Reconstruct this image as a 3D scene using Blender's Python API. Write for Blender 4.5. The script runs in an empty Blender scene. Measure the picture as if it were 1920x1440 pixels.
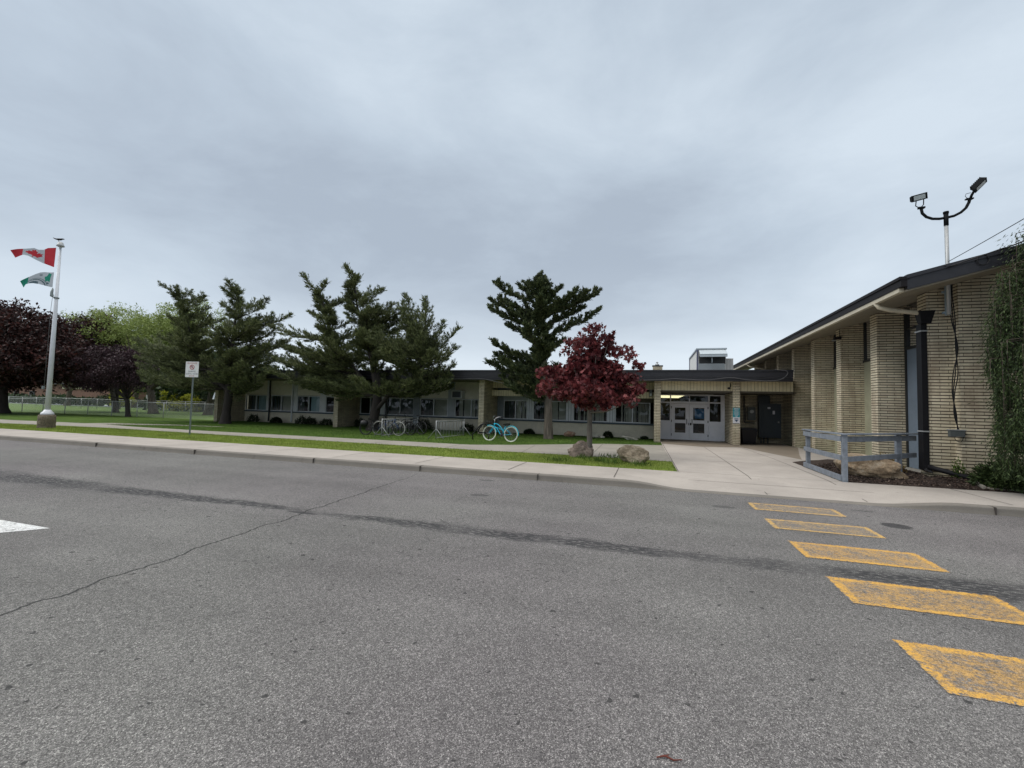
import bpy, math, random
import numpy as np
from mathutils import Vector, Matrix
R=math.radians
rnd=random.Random(7); rng=np.random.default_rng(7)
S=bpy.context.scene; COL=S.collection
# ---------------------------------------------------------------- camera
cam=bpy.data.cameras.new('camera'); co=bpy.data.objects.new('camera',cam); COL.objects.link(co); S.camera=co
yaw,pitch,roll=R(17.308),R(2.925),R(-1.445)
f0=Vector((-math.sin(yaw),math.cos(yaw),0)); r0=Vector((math.cos(yaw),math.sin(yaw),0)); u0=Vector((0,0,1))
f2=f0*math.cos(pitch)+u0*math.sin(pitch); u2=-f0*math.sin(pitch)+u0*math.cos(pitch)
r3=r0*math.cos(roll)-u2*math.sin(roll); u3=r0*math.sin(roll)+u2*math.cos(roll)
m=Matrix((r3,u3,-f2)).transposed().to_4x4(); m.translation=(0,0,1.72); co.matrix_world=m
cam.sensor_width=36; cam.lens=36*828.4/1920; cam.clip_start=.05; cam.clip_end=2000
# ---------------------------------------------------------------- world, sun, exposure
S.view_settings.view_transform='Standard'; S.view_settings.look='None'; S.view_settings.gamma=1
S.view_settings.exposure=0.14
SUN_EL,SUN_AZ=R(44),R(242)
W=bpy.data.worlds.new('World'); S.world=W; W.use_nodes=True
def build_world():
    nt=W.node_tree; N=nt.nodes; L=nt.links; N.clear()
    out=N.new('ShaderNodeOutputWorld'); bg1=N.new('ShaderNodeBackground'); bg2=N.new('ShaderNodeBackground'); mx=N.new('ShaderNodeMixShader')
    sky=N.new('ShaderNodeTexSky'); sky.sky_type='NISHITA'; sky.sun_disc=False; sky.sun_elevation=SUN_EL; sky.sun_rotation=SUN_AZ
    L.new(sky.outputs[0],bg1.inputs[0]); bg1.inputs[1].default_value=.1
    tc=N.new('ShaderNodeTexCoord'); sp=N.new('ShaderNodeSeparateXYZ'); L.new(tc.outputs['Generated'],sp.inputs[0])
    def math_(op,a,b=None,c=None,clamp=False):
        n=N.new('ShaderNodeMath'); n.operation=op; n.use_clamp=clamp
        for i,v in enumerate((a,b,c)):
            if v is None: continue
            if isinstance(v,(int,float)): n.inputs[i].default_value=v
            else: L.new(v,n.inputs[i])
        return n.outputs[0]
    z=math_('MAXIMUM',sp.outputs[2],0.0); zz=math_('ADD',z,.11)
    px=math_('DIVIDE',sp.outputs[0],zz); py=math_('DIVIDE',sp.outputs[1],zz)
    cb=N.new('ShaderNodeCombineXYZ'); L.new(sp.outputs[0],cb.inputs[0]); L.new(sp.outputs[1],cb.inputs[1]); L.new(math_('MULTIPLY',math_('POWER',math_('ADD',z,.02),.72),2.6),cb.inputs[2])
    def noise(scale,detail,rough,dist,off,sx=1,sy=1,rot=0):
        mp=N.new('ShaderNodeMapping'); mp.inputs['Location'].default_value=off; mp.inputs['Scale'].default_value=(sx,sy,1); mp.inputs['Rotation'].default_value=(0,0,rot); L.new(cb.outputs[0],mp.inputs[0])
        n=N.new('ShaderNodeTexNoise'); n.inputs['Scale'].default_value=scale; n.inputs['Detail'].default_value=detail; n.inputs['Roughness'].default_value=rough; n.inputs['Distortion'].default_value=dist
        L.new(mp.outputs[0],n.inputs['Vector']); return n.outputs['Fac']
    a=noise(.85,2,.45,.15,(3.1,7.7,.4),1,.9,.3); b=noise(2.6,7,.6,.25,(11.3,2.2,1.7),1,.8,.2)
    f=math_('ADD',math_('MULTIPLY',a,.68),math_('MULTIPLY',b,.32))
    cr=N.new('ShaderNodeValToRGB'); e=cr.color_ramp.elements
    e[0].position=.40; e[0].color=(.40,.465,.55,1); e[1].position=.62; e[1].color=(.64,.725,.81,1)
    mid=e.new(.5); mid.color=(.50,.58,.67,1); L.new(f,cr.inputs[0])
    # pale band low above the horizon
    h=N.new('ShaderNodeMapRange'); h.interpolation_type='SMOOTHSTEP'; h.inputs['From Min'].default_value=.0; h.inputs['From Max'].default_value=.33; h.inputs['To Min'].default_value=1; h.inputs['To Max'].default_value=0; L.new(z,h.inputs[0])
    hb=noise(1.2,4,.55,.3,(1.3,5.1,.9),1,1,.3)
    hm=N.new('ShaderNodeMapRange'); hm.inputs['From Min'].default_value=.36; hm.inputs['From Max'].default_value=.62; L.new(hb,hm.inputs[0])
    hf=math_('MULTIPLY',h.outputs[0],math_('ADD',math_('MULTIPLY',hm.outputs[0],.6),.42),clamp=True)
    m1=N.new('ShaderNodeMixRGB'); m1.inputs[2].default_value=(.80,.88,.95,1); L.new(hf,m1.inputs[0]); L.new(cr.outputs[0],m1.inputs[1])
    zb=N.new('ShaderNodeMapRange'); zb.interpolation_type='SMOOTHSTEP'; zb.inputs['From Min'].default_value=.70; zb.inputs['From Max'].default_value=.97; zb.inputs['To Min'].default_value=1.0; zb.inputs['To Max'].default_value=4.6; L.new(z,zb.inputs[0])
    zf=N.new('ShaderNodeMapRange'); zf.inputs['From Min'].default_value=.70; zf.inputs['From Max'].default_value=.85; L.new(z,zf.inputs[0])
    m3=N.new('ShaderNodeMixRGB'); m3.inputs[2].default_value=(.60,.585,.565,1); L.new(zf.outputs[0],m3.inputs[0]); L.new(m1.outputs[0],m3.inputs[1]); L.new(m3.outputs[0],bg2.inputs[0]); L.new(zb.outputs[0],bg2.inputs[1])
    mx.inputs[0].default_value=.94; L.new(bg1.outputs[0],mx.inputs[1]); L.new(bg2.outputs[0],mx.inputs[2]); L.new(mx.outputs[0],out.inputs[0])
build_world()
sl=bpy.data.lights.new('sun','SUN'); sl.energy=1.25; sl.angle=R(25); sl.color=(1,.97,.92)
so=bpy.data.objects.new('sun',sl); COL.objects.link(so)
sd=Vector((math.cos(SUN_EL)*math.sin(SUN_AZ),math.cos(SUN_EL)*math.cos(SUN_AZ),math.sin(SUN_EL)))
so.rotation_euler=sd.to_track_quat('Z','Y').to_euler(); so.location=(-20,-10,30)
S.cycles.max_bounces=6; S.cycles.transparent_max_bounces=12; S.cycles.use_denoising=True

# ---------------------------------------------------------------- materials
MATS={}
class NT:
    def __init__(s,name):
        s.m=bpy.data.materials.new(name); s.m.use_nodes=True; s.t=s.m.node_tree; s.N=s.t.nodes; s.L=s.t.links
        s.b=s.N['Principled BSDF']; s.out=s.N['Material Output']; s._tc=None
    @property
    def tc(s):
        if s._tc is None: s._tc=s.N.new('ShaderNodeTexCoord')
        return s._tc
    def pos(s,space='Object',scale=None,loc=None,rot=None):
        o=s.tc.outputs[space]
        if scale or loc or rot:
            mp=s.N.new('ShaderNodeMapping')
            if scale: mp.inputs['Scale'].default_value=scale
            if loc: mp.inputs['Location'].default_value=loc
            if rot: mp.inputs['Rotation'].default_value=rot
            s.L.new(o,mp.inputs[0]); o=mp.outputs[0]
        return o
    def geo(s): 
        g=s.N.new('ShaderNodeNewGeometry'); return g
    def wpos(s,scale=None):
        g=s.N.new('ShaderNodeNewGeometry'); o=g.outputs['Position']
        if scale:
            mp=s.N.new('ShaderNodeMapping'); mp.inputs['Scale'].default_value=scale; s.L.new(o,mp.inputs[0]); o=mp.outputs[0]
        return o
    def noise(s,vec,scale,detail=4,rough=.5,dist=0):
        n=s.N.new('ShaderNodeTexNoise'); n.inputs['Scale'].default_value=scale; n.inputs['Detail'].default_value=detail; n.inputs['Roughness'].default_value=rough; n.inputs['Distortion'].default_value=dist
        s.L.new(vec,n.inputs['Vector']); return n.outputs['Fac']
    def vor(s,vec,scale,out='Color',feat='F1'):
        n=s.N.new('ShaderNodeTexVoronoi'); n.feature=feat; n.inputs['Scale'].default_value=scale; s.L.new(vec,n.inputs['Vector']); return n.outputs[out]
    def ramp(s,fac,stops):
        n=s.N.new('ShaderNodeValToRGB'); e=n.color_ramp.elements
        while len(e)<len(stops): e.new(.5)
        for k,(p,c) in zip(e,stops):
            k.position=p; k.color=(c if len(c)==4 else (*c,1)) if hasattr(c,'__len__') else (c,c,c,1)
        s.L.new(fac,n.inputs[0]); return n.outputs[0]
    def rng(s,v,a,b,c=0,d=1,smooth=False):
        n=s.N.new('ShaderNodeMapRange')
        if smooth: n.interpolation_type='SMOOTHSTEP'
        for i,x in zip(('From Min','From Max','To Min','To Max'),(a,b,c,d)): n.inputs[i].default_value=x
        s.L.new(v,n.inputs[0]); return n.outputs[0]
    def math(s,op,a,b=None,clamp=False):
        n=s.N.new('ShaderNodeMath'); n.operation=op; n.use_clamp=clamp
        for i,v in enumerate((a,b)):
            if v is None: continue
            if isinstance(v,(int,float)): n.inputs[i].default_value=v
            else: s.L.new(v,n.inputs[i])
        return n.outputs[0]
    def mix(s,fac,a,b,mode='MIX'):
        n=s.N.new('ShaderNodeMixRGB'); n.blend_type=mode
        for i,v in enumerate((fac,a,b)):
            if isinstance(v,(int,float)): n.inputs[i].default_value=v
            elif isinstance(v,(tuple,list)): n.inputs[i].default_value=(*v[:3],1)
            else: s.L.new(v,n.inputs[i])
        return n.outputs[0]
    def xyz(s,v):
        n=s.N.new('ShaderNodeSeparateXYZ'); s.L.new(v,n.inputs[0]); return n.outputs
    def col(s,c):
        if isinstance(c,(tuple,list)): s.b.inputs['Base Color'].default_value=(*c[:3],1)
        else: s.L.new(c,s.b.inputs['Base Color'])
    def bump(s,h,strength=.3,dist=.01):
        n=s.N.new('ShaderNodeBump'); n.inputs['Strength'].default_value=strength; n.inputs['Distance'].default_value=dist; s.L.new(h,n.inputs['Height']); s.L.new(n.outputs[0],s.b.inputs['Normal'])
def MAT(name,c,rough=.7,metal=0,var=.12,scale=3,bump=0,spec=.4,stretch=None,emit=None,dirt=0):
    if name in MATS: return MATS[name]
    n=NT(name); v=n.wpos(stretch)
    a=n.noise(v,scale,5,.6); b=n.noise(v,scale*9,3,.6)
    f=n.math('ADD',n.math('MULTIPLY',a,.6),n.math('MULTIPLY',b,.4))
    k=n.rng(f,.3,.7,1-var*1.5,1+var*1.5)
    cc=n.mix(1.0,c,k,'MULTIPLY')
    if dirt:
        d=n.rng(n.noise(v,scale*.7,6,.7),.5,.68,0,dirt); cc=n.mix(d,cc,(.05,.045,.035))
    n.col(cc); n.b.inputs['Roughness'].default_value=rough; n.b.inputs['Metallic'].default_value=metal; n.b.inputs['Specular IOR Level'].default_value=spec
    if bump: n.bump(b,bump,.01)
    if emit:
        n.b.inputs['Emission Color'].default_value=(*emit[0],1); n.b.inputs['Emission Strength'].default_value=emit[1]
    MATS[name]=n.m; return n.m
def asphalt_nodes(n):
    p=n.wpos(); x,y,z=n.xyz(p)
    g=n.N.new('ShaderNodeRGBToBW'); n.L.new(n.vor(p,205),g.inputs[0])
    g2=n.N.new('ShaderNodeRGBToBW'); n.L.new(n.vor(p,70),g2.inputs[0])
    stone=n.ramp(g.outputs[0],[(.10,(.040,.038,.038)),(.42,(.106,.102,.100)),(.70,(.158,.153,.150)),(.92,(.36,.35,.335))])
    st2=n.ramp(g2.outputs[0],[(.2,.80),(.55,1.0),(.8,1.25)])
    c=n.mix(1.0,stone,st2,'MULTIPLY')
    fine=n.rng(n.noise(p,160,2,.7),.3,.7,.75,1.25); c=n.mix(1.0,c,fine,'MULTIPLY')
    big=n.rng(n.noise(p,.35,6,.65),.3,.7,.80,1.2); c=n.mix(1.0,c,big,'MULTIPLY')
    lane=n.rng(n.noise(n.wpos((.05,1.1,1)),1.0,3,.5),.3,.7,.9,1.12); c=n.mix(1.0,c,lane,'MULTIPLY')
    tint=n.mix(n.rng(n.noise(p,.18,2,.5),.4,.6),(1.02,.99,1.0),(.99,1.0,.97)); c=n.mix(1.0,c,tint,'MULTIPLY')
    # tar / tyre stain running along the lane
    wob=n.math('MULTIPLY',n.math('SUBTRACT',n.noise(n.wpos((.12,.001,.12)),1.0,2),.5),.25)
    d=n.math('ABSOLUTE',n.math('SUBTRACT',n.math('ADD',y,wob),5.76)); d=n.math('ADD',d,n.math('MULTIPLY',n.math('SUBTRACT',n.noise(n.wpos((1.1,2.6,1)),1.0,5,.7),.48),.55))
    wd=n.ramp(n.rng(x,-20,6),[(0,.62),(.3,.50),(.56,.15),(.60,.12),(.66,.26),(.8,.22),(.9,.38),(1,.5)])
    band=n.rng(n.math('DIVIDE',d,wd),.35,1.15,1,0,True)
    stn=n.noise(n.wpos((9,26,5)),1.0,6,.7)
    gap=n.rng(n.noise(n.wpos((.32,.001,.1)),1.0,3,.6),.38,.50,.2,1.0); band=n.math('MULTIPLY',band,gap)
    sm=n.math('MULTIPLY',band,n.rng(stn,.41,.50),clamp=True)
    c=n.mix(n.math('MULTIPLY',sm,.93),c,(.022,.022,.024))
    # small dark spots
    sp=n.rng(n.noise(n.wpos((1,2.2,1)),1.7,3,.6),.70,.76); c=n.mix(n.math('MULTIPLY',sp,.5),c,(.03,.03,.032))
    def disc(cx,cy,rx,ry,s=.75):
        q=n.math('ADD',n.math('POWER',n.math('DIVIDE',n.math('SUBTRACT',x,cx),rx),2),n.math('POWER',n.math('DIVIDE',n.math('SUBTRACT',y,cy),ry),2))
        q=n.math('ADD',q,n.math('MULTIPLY',n.noise(p,9,3),1.0)); return n.math('MULTIPLY',n.rng(q,1.2,1.55,1,0),s)
    for dd in ((3.72,8.53,.21,.2,.8),(-3.11,8.05,.2,.12,.5),(-3.57,9.7,.22,.1,.5),(1.3,8.9,.22,.12,.5),(4.6,7.1,.3,.05,.5),(3.7,9.6,.2,.06,.5),(-5.1,5.66,.3,.05,.8)):
        c=n.mix(disc(*dd),c,(.02,.02,.022))
    # transverse crack
    cw=n.math('MULTIPLY',n.math('SUBTRACT',n.noise(n.wpos((.001,1.6,1)),1.0,7,.65),.5),.42)
    cx=n.math('SUBTRACT',n.math('ADD',x,cw),n.math('MULTIPLY_ADD' if 0 else 'ADD',n.math('MULTIPLY',y,-.083),-4.62))
    cr=n.rng(n.math('ABSOLUTE',cx),.007,.022,1,0); yk=n.rng(y,7.6,10,1,.35)
    c=n.mix(n.math('MULTIPLY',n.math('MULTIPLY',cr,yk),.93),c,(.010,.010,.010))
    vc=n.N.new('ShaderNodeTexVoronoi'); vc.feature='DISTANCE_TO_EDGE'; vc.inputs['Scale'].default_value=.33
    wv=n.N.new('ShaderNodeVectorMath'); wv.operation='ADD'; ns_=n.N.new('ShaderNodeTexNoise'); ns_.inputs['Scale'].default_value=1.3; ns_.inputs['Detail'].default_value=5; n.L.new(p,ns_.inputs['Vector']); n.L.new(p,wv.inputs[0]); n.L.new(ns_.outputs['Color'],wv.inputs[1]); n.L.new(wv.outputs[0],vc.inputs['Vector'])
    hair=n.math('MULTIPLY',n.rng(vc.outputs['Distance'],.0005,.0035,1,0),n.rng(n.noise(p,.6,3,.6),.52,.60,0,.5)); c=n.mix(hair,c,(.025,.025,.026))
    pit=n.rng(n.noise(p,11,2,.5),.69,.71,0,.8); c=n.mix(pit,c,(.018,.018,.018))
    h=n.math('ADD',g.outputs[0],n.math('MULTIPLY',g2.outputs[0],.6))
    return c,h,p,x,y
def build_asphalt():
    n=NT('asphalt'); c,h,p,x,y=asphalt_nodes(n); n.col(c); n.bump(h,.55,.006); n.b.inputs['Roughness'].default_value=.82; n.b.inputs['Specular IOR Level'].default_value=.35
    MATS['asphalt']=n.m
build_asphalt()
def paint_mat(name,colr,wear,edge):
    n=NT(name); c,h,p,x,y=asphalt_nodes(n)
    u,v,_=n.xyz(n.tc.outputs['UV'])   # UV in metres from the bar's edges
    e=n.math('MINIMUM',u,v)
    rim=n.rng(n.math('ADD',e,n.math('MULTIPLY',n.math('SUBTRACT',n.noise(p,14,3),.5),.07)),edge*.8,edge*1.2,1,0)
    ns=n.noise(p,26,6,.75); n2=n.noise(p,5,4,.7); n3=n.noise(n.wpos((9,60,1)),1,4,.7)
    k=n.math('ADD',n.math('ADD',n.math('MULTIPLY',ns,.5),n.math('MULTIPLY',n2,.3)),n.math('MULTIPLY',n3,.2))
    inner=n.math('MULTIPLY',n.rng(k,wear-.07,wear+.06),.70)
    outer=n.rng(k,.40,.50)
    cov=n.mix(rim,inner,outer)
    cov=n.math('MULTIPLY',cov,n.rng(n.math('SUBTRACT',e,n.math('MULTIPLY',n.rng(n.noise(p,22,4,.7),.45,.75),.045)),-.004,.006))
    g=n.rng(h,.45,.8,.35,1.0); cov=n.math('MULTIPLY',cov,g,clamp=True)
    n.col(n.mix(cov,c,colr)); n.bump(h,.45,.006); n.b.inputs['Roughness'].default_value=.75
    MATS[name]=n.m
paint_mat('yellow_paint',(.62,.34,.055),.50,.085)
paint_mat('yellow_paint_faded',(.58,.36,.10),.535,.075)
paint_mat('white_paint',(.72,.73,.72),.40,.5)
def brick_mat(name,c1,c2,mortar,bw=.36,bh=.078):
    n=NT(name); uv=n.pos('UV',scale=(2.4,1,1))
    b=n.N.new('ShaderNodeTexBrick'); n.L.new(uv,b.inputs['Vector']); b.inputs['Scale'].default_value=1
    b.inputs['Brick Width'].default_value=bw*2.4; b.inputs['Row Height'].default_value=bh; b.inputs['Mortar Size'].default_value=.011; b.inputs['Mortar Smooth'].default_value=.15; b.inputs['Bias'].default_value=-.1
    b.inputs['Color1'].default_value=(*c1,1); b.inputs['Color2'].default_value=(*c2,1); b.inputs['Mortar'].default_value=(*mortar,1); b.offset=.5
    p=n.wpos(); v=n.rng(n.noise(p,1.3,6,.7),.3,.7,.76,1.18); c=n.mix(1.0,b.outputs[0],v,'MULTIPLY')
    sp=n.rng(n.noise(p,60,3,.7),.3,.7,.88,1.1); c=n.mix(1.0,c,sp,'MULTIPLY')
    st=n.rng(n.noise(n.wpos((2.5,2.5,.5)),1,5,.65),.52,.72,0,.5); c=n.mix(st,c,(.20,.135,.09)); zz_=n.xyz(p)[2]; c=n.mix(n.math('MULTIPLY',n.rng(zz_,.1,1.1,.45,0),n.rng(n.noise(p,2.2,5,.7),.35,.6)),c,(.17,.15,.09))
    n.col(c); n.b.inputs['Roughness'].default_value=.85
    n.bump(n.math('SUBTRACT',1.0,b.outputs['Fac']),.9,.012); MATS[name]=n.m
brick_mat('brick',(.70,.625,.46),(.56,.48,.345),(.036,.025,.018))
brick_mat('far_brick',(.23,.11,.08),(.18,.085,.06),(.14,.1,.08))
def foliage_mat(name,c1,c2,c3=None,trans=.25,rough=.55):
    n=NT(name); g=n.geo(); r=g.outputs['Random Per Island']
    stops=[(0,c1),(.55,c2)]+([(1,c3)] if c3 else [(1,tuple(x*1.35 for x in c2))])
    c=n.ramp(r,stops); v=n.rng(n.noise(n.wpos(),1.1,3,.6),.32,.68,.7,1.3); c=n.mix(1.0,c,v,'MULTIPLY')
    n.col(c); n.b.inputs['Roughness'].default_value=rough; n.b.inputs['Specular IOR Level'].default_value=.25
    t=n.N.new('ShaderNodeBsdfTranslucent'); n.L.new(c,t.inputs[0]); mx=n.N.new('ShaderNodeMixShader'); mx.inputs[0].default_value=trans
    n.L.new(n.b.outputs[0],mx.inputs[1]); n.L.new(t.outputs[0],mx.inputs[2]); n.L.new(mx.outputs[0],n.out.inputs[0]); MATS[name]=n.m
foliage_mat('juniper',(.048,.064,.026),(.100,.122,.050),(.21,.23,.10),.22)
foliage_mat('juniper_dark',(.026,.040,.018),(.055,.076,.033),(.14,.16,.065),.14)
foliage_mat('maple_red',(.050,.012,.015),(.118,.025,.029),(.24,.06,.06),.26)
foliage_mat('purple_leaf',(.015,.009,.008),(.030,.013,.012),(.075,.024,.020),.14)
foliage_mat('plum_leaf',(.020,.011,.014),(.036,.018,.023),(.065,.034,.042),.12)
foliage_mat('spring_leaf',(.12,.17,.035),(.23,.29,.08),(.36,.42,.16),.4)
foliage_mat('green_leaf',(.045,.09,.015),(.085,.15,.025),(.14,.22,.04),.35)
foliage_mat('dark_leaf',(.018,.034,.014),(.032,.055,.022),(.05,.08,.03),.2)
foliage_mat('yellow_leaf',(.18,.20,.02),(.28,.30,.03),(.38,.38,.05),.4)
foliage_mat('shrub_leaf',(.010,.016,.008),(.020,.030,.013),(.040,.055,.022),.15)
foliage_mat('brown_leaf',(.10,.05,.02),(.17,.10,.03),(.22,.18,.04),.2)
foliage_mat('cedar_leaf',(.016,.028,.010),(.038,.060,.020),(.09,.13,.045),.15)
foliage_mat('grass_blade',(.11,.175,.025),(.20,.265,.04),(.36,.40,.11),.35)
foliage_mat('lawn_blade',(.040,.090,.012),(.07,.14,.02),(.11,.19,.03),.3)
def bark(name,c1,c2,st=(14,14,1.4)):
    n=NT(name); f=n.noise(n.wpos(st),1,6,.7); n.col(n.ramp(f,[(.32,c1),(.62,c2)])); n.bump(f,.9,.04); n.b.inputs['Roughness'].default_value=.9; MATS[name]=n.m
bark('bark',(.035,.026,.02),(.13,.10,.08)); bark('bark_grey',(.035,.028,.023),(.15,.125,.10),(10,10,1.2)); bark('bark_smooth',(.10,.085,.075),(.17,.15,.13),(5,5,3)); bark('bark_dark',(.014,.011,.01),(.04,.032,.028))
def concrete(name,c,dark=.35):
    n=NT(name); p=n.wpos(); f=n.rng(n.noise(p,.7,6,.65),.3,.7,.84,1.13); cc=n.mix(1.0,c,f,'MULTIPLY')
    s=n.rng(n.noise(p,70,3,.7),.3,.72,.84,1.1); cc=n.mix(1.0,cc,s,'MULTIPLY')
    d=n.rng(n.noise(n.wpos((1,1.6,1)),2.4,5,.7),.60,.74,0,dark); cc=n.mix(d,cc,(.09,.08,.07))
    g=n.rng(n.noise(p,6.5,2,.5),.765,.79,0,.7); cc=n.mix(g,cc,(.06,.055,.05))
    n.col(cc); n.bump(n.noise(p,90,3,.7),.3,.004); n.b.inputs['Roughness'].default_value=.85; MATS[name]=n.m; return n
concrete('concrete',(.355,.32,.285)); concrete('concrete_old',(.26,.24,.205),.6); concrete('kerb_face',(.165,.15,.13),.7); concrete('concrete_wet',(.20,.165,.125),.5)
def grass_mat(name,a,b,c):
    n=NT(name); p=n.wpos(); f=n.noise(p,.9,6,.7); g=n.noise(p,45,3,.7); k=n.math('ADD',n.math('MULTIPLY',f,.6),n.math('MULTIPLY',g,.4))
    gc=n.ramp(k,[(.34,a),(.5,b),(.66,c)]); bare=n.rng(n.noise(p,.55,6,.75),.60,.70,0,.75); n.col(n.mix(bare,gc,(.085,.075,.035))); n.bump(g,.8,.03); n.b.inputs['Roughness'].default_value=.9; n.b.inputs['Specular IOR Level'].default_value=.1; MATS[name]=n.m
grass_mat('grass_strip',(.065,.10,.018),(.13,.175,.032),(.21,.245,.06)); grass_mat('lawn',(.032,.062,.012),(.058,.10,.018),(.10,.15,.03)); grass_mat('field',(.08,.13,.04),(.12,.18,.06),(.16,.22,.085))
n=NT('mulch'); p=n.wpos(); f=n.noise(p,28,5,.8,1.5); n.col(n.ramp(f,[(.38,(.014,.010,.008)),(.55,(.055,.034,.024)),(.72,(.13,.09,.065))])); n.bump(f,1,.04); n.b.inputs['Roughness'].default_value=.95; MATS['mulch']=n.m
def stone(name,c1,c2,c3):
    n=NT(name); p=n.wpos(); f=n.noise(p,5,8,.7,.6); c=n.ramp(f,[(.3,c1),(.5,c2),(.7,c3)]); k=n.rng(n.noise(p,55,3,.75),.32,.68,.68,1.25); n.col(n.mix(1.0,c,k,'MULTIPLY')); n.bump(n.noise(p,14,8,.75),1.0,.06); n.b.inputs['Roughness'].default_value=.9; MATS[name]=n.m
stone('footing_stone',(.045,.038,.03),(.16,.13,.09),(.27,.23,.17))
stone('stone_tan',(.18,.12,.07),(.38,.28,.18),(.55,.46,.35)); stone('stone_grey',(.11,.085,.055),(.25,.20,.14),(.42,.36,.27)); stone('stone_pink',(.15,.11,.09),(.27,.21,.17),(.38,.31,.26)); stone('stone_red',(.25,.13,.08),(.38,.24,.17),(.5,.4,.32)); stone('stone_pale',(.35,.33,.28),(.5,.47,.4),(.6,.57,.5))
n=NT('siding'); x,y,z=n.xyz(n.wpos()); q=n.math('FRACT',n.math('DIVIDE',x,.15)); gr=n.rng(n.math('ABSOLUTE',n.math('SUBTRACT',q,.5)),.42,.49,0,1)
k=n.rng(n.noise(n.wpos((3,3,1)),1.5,5,.6),.3,.7,.86,1.12); c=n.mix(1.0,(.62,.55,.37),k,'MULTIPLY'); n.col(n.mix(gr,c,(.16,.135,.08))); n.bump(n.math('SUBTRACT',1,gr),.6,.012); n.b.inputs['Roughness'].default_value=.6; MATS['siding']=n.m
def glass():
    n=NT('glass'); N,L=n.N,n.L; tr=N.new('ShaderNodeBsdfTransparent'); tr.inputs[0].default_value=(.74,.80,.82,1); gl=N.new('ShaderNodeBsdfGlossy'); gl.inputs[0].default_value=(.9,.93,1,1); gl.inputs['Roughness'].default_value=.015
    bn=N.new('ShaderNodeBump'); bn.inputs['Strength'].default_value=.06; bn.inputs['Distance'].default_value=.02; L.new(n.noise(n.wpos(),1.2,2,.5),bn.inputs['Height']); L.new(bn.outputs[0],gl.inputs['Normal'])
    fr=N.new('ShaderNodeFresnel'); fr.inputs[0].default_value=1.5; f=n.math('MULTIPLY',fr.outputs[0],.9,clamp=True)
    mx=N.new('ShaderNodeMixShader'); L.new(f,mx.inputs[0]); L.new(tr.outputs[0],mx.inputs[1]); L.new(gl.outputs[0],mx.inputs[2]); L.new(mx.outputs[0],n.out.inputs[0]); MATS['glass']=n.m
glass()
MAT('fascia',(.022,.022,.027),.45,0,.15,2); MAT('fascia_edge',(.10,.10,.11),.4); MAT('fascia_brown',(.012,.010,.011),.6,0,.15,2,0,.2)
MAT('beige_wall',(.60,.55,.44),.8,0,.1,1.3,.1,dirt=.25); MAT('upper_panel',(.68,.65,.57),.8,0,.08,1.2,dirt=.15)
MAT('frame_white',(.58,.60,.63),.5,0,.08,4); MAT('frame_grey',(.36,.39,.43),.5,0,.1,4); MAT('sill_blue',(.055,.075,.095),.5); MAT('post_grey',(.20,.225,.25),.55,0,.12,3)
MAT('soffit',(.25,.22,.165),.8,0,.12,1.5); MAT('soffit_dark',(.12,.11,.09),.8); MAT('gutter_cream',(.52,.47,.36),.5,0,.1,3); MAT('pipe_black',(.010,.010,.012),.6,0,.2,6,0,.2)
MAT('tan_panel',(.35,.34,.24),.7,0,.1,1.5,dirt=.2); MAT('door_blue',(.16,.20,.25),.5,0,.08,2,dirt=.1); MAT('frame_dark',(.02,.022,.022),.5)
MAT('door_white',(.82,.82,.86),.5,0,.06,3); MAT('metal_dark',(.05,.05,.055),.4,.6); MAT('roof_gravel',(.16,.15,.14),.9,0,.3,20)
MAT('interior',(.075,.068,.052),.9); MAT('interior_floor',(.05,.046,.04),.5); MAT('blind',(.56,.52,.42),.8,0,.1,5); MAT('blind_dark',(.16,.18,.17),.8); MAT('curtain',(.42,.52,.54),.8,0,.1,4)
MAT('hvac_metal',(.42,.47,.50),.4,.3,.08,1.5); MAT('hvac_light',(.62,.62,.60),.5,0,.08,1.5); MAT('hvac_trim',(.10,.11,.17),.5); MAT('black',(.006,.006,.007),.5); MAT('rubber',(.012,.012,.012),.7)
MAT('rack_steel',(.27,.28,.28),.5,.2,.12,8); MAT('galvanised',(.40,.41,.41),.45,.35,.12,8); MAT('galv_dark',(.17,.20,.20),.5,.3,.12,8); MAT('pole_white',(.55,.57,.60),.4,.1,.06,2); MAT('lamp_lens',(.45,.50,.50),.2,0,.1,20); MAT('lamp_body',(.010,.011,.012),.75,0,.2,8,0,.1); MAT('steel_blue',(.30,.38,.44),.4,.2)
MAT('rail_paint',(.20,.225,.26),.75,0,.22,8,.4,stretch=(1,1,1),dirt=.25); MAT('electric_grey',(.035,.045,.055),.5,0,.1,3); MAT('electric_box',(.09,.10,.10),.5); MAT('plastic_black',(.006,.007,.012),.35)
MAT('teal',(.015,.22,.26),.5); MAT('panel_white',(.60,.60,.64),.5); MAT('ink_blue',(.03,.06,.12),.6); MAT('sign_white',(.62,.63,.62),.5); MAT('sign_red',(.35,.03,.03),.5); MAT('ink_black',(.03,.035,.06),.6)
MAT('flag_red',(.52,.035,.05),.8,0,.08,4); MAT('flag_white',(.50,.54,.58),.8,0,.06,4); MAT('flag_green',(.02,.26,.18),.8); MAT('flag_dark',(.10,.15,.17),.8)
MAT('bike_blue',(.01,.40,.58),.3); MAT('bike_fender',(.02,.45,.60),.3); MAT('tyre_cream',(.60,.62,.52),.7); MAT('tyre_grey',(.30,.30,.27),.7); MAT('bike_navy',(.02,.05,.13),.3); MAT('bike_black',(.01,.01,.012),.35); MAT('chrome',(.50,.51,.53),.3,.7); MAT('cable_grey',(.12,.12,.125),.5); MAT('blue_cloth',(.06,.16,.35),.8); MAT('poster',(.05,.16,.30),.6)
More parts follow.
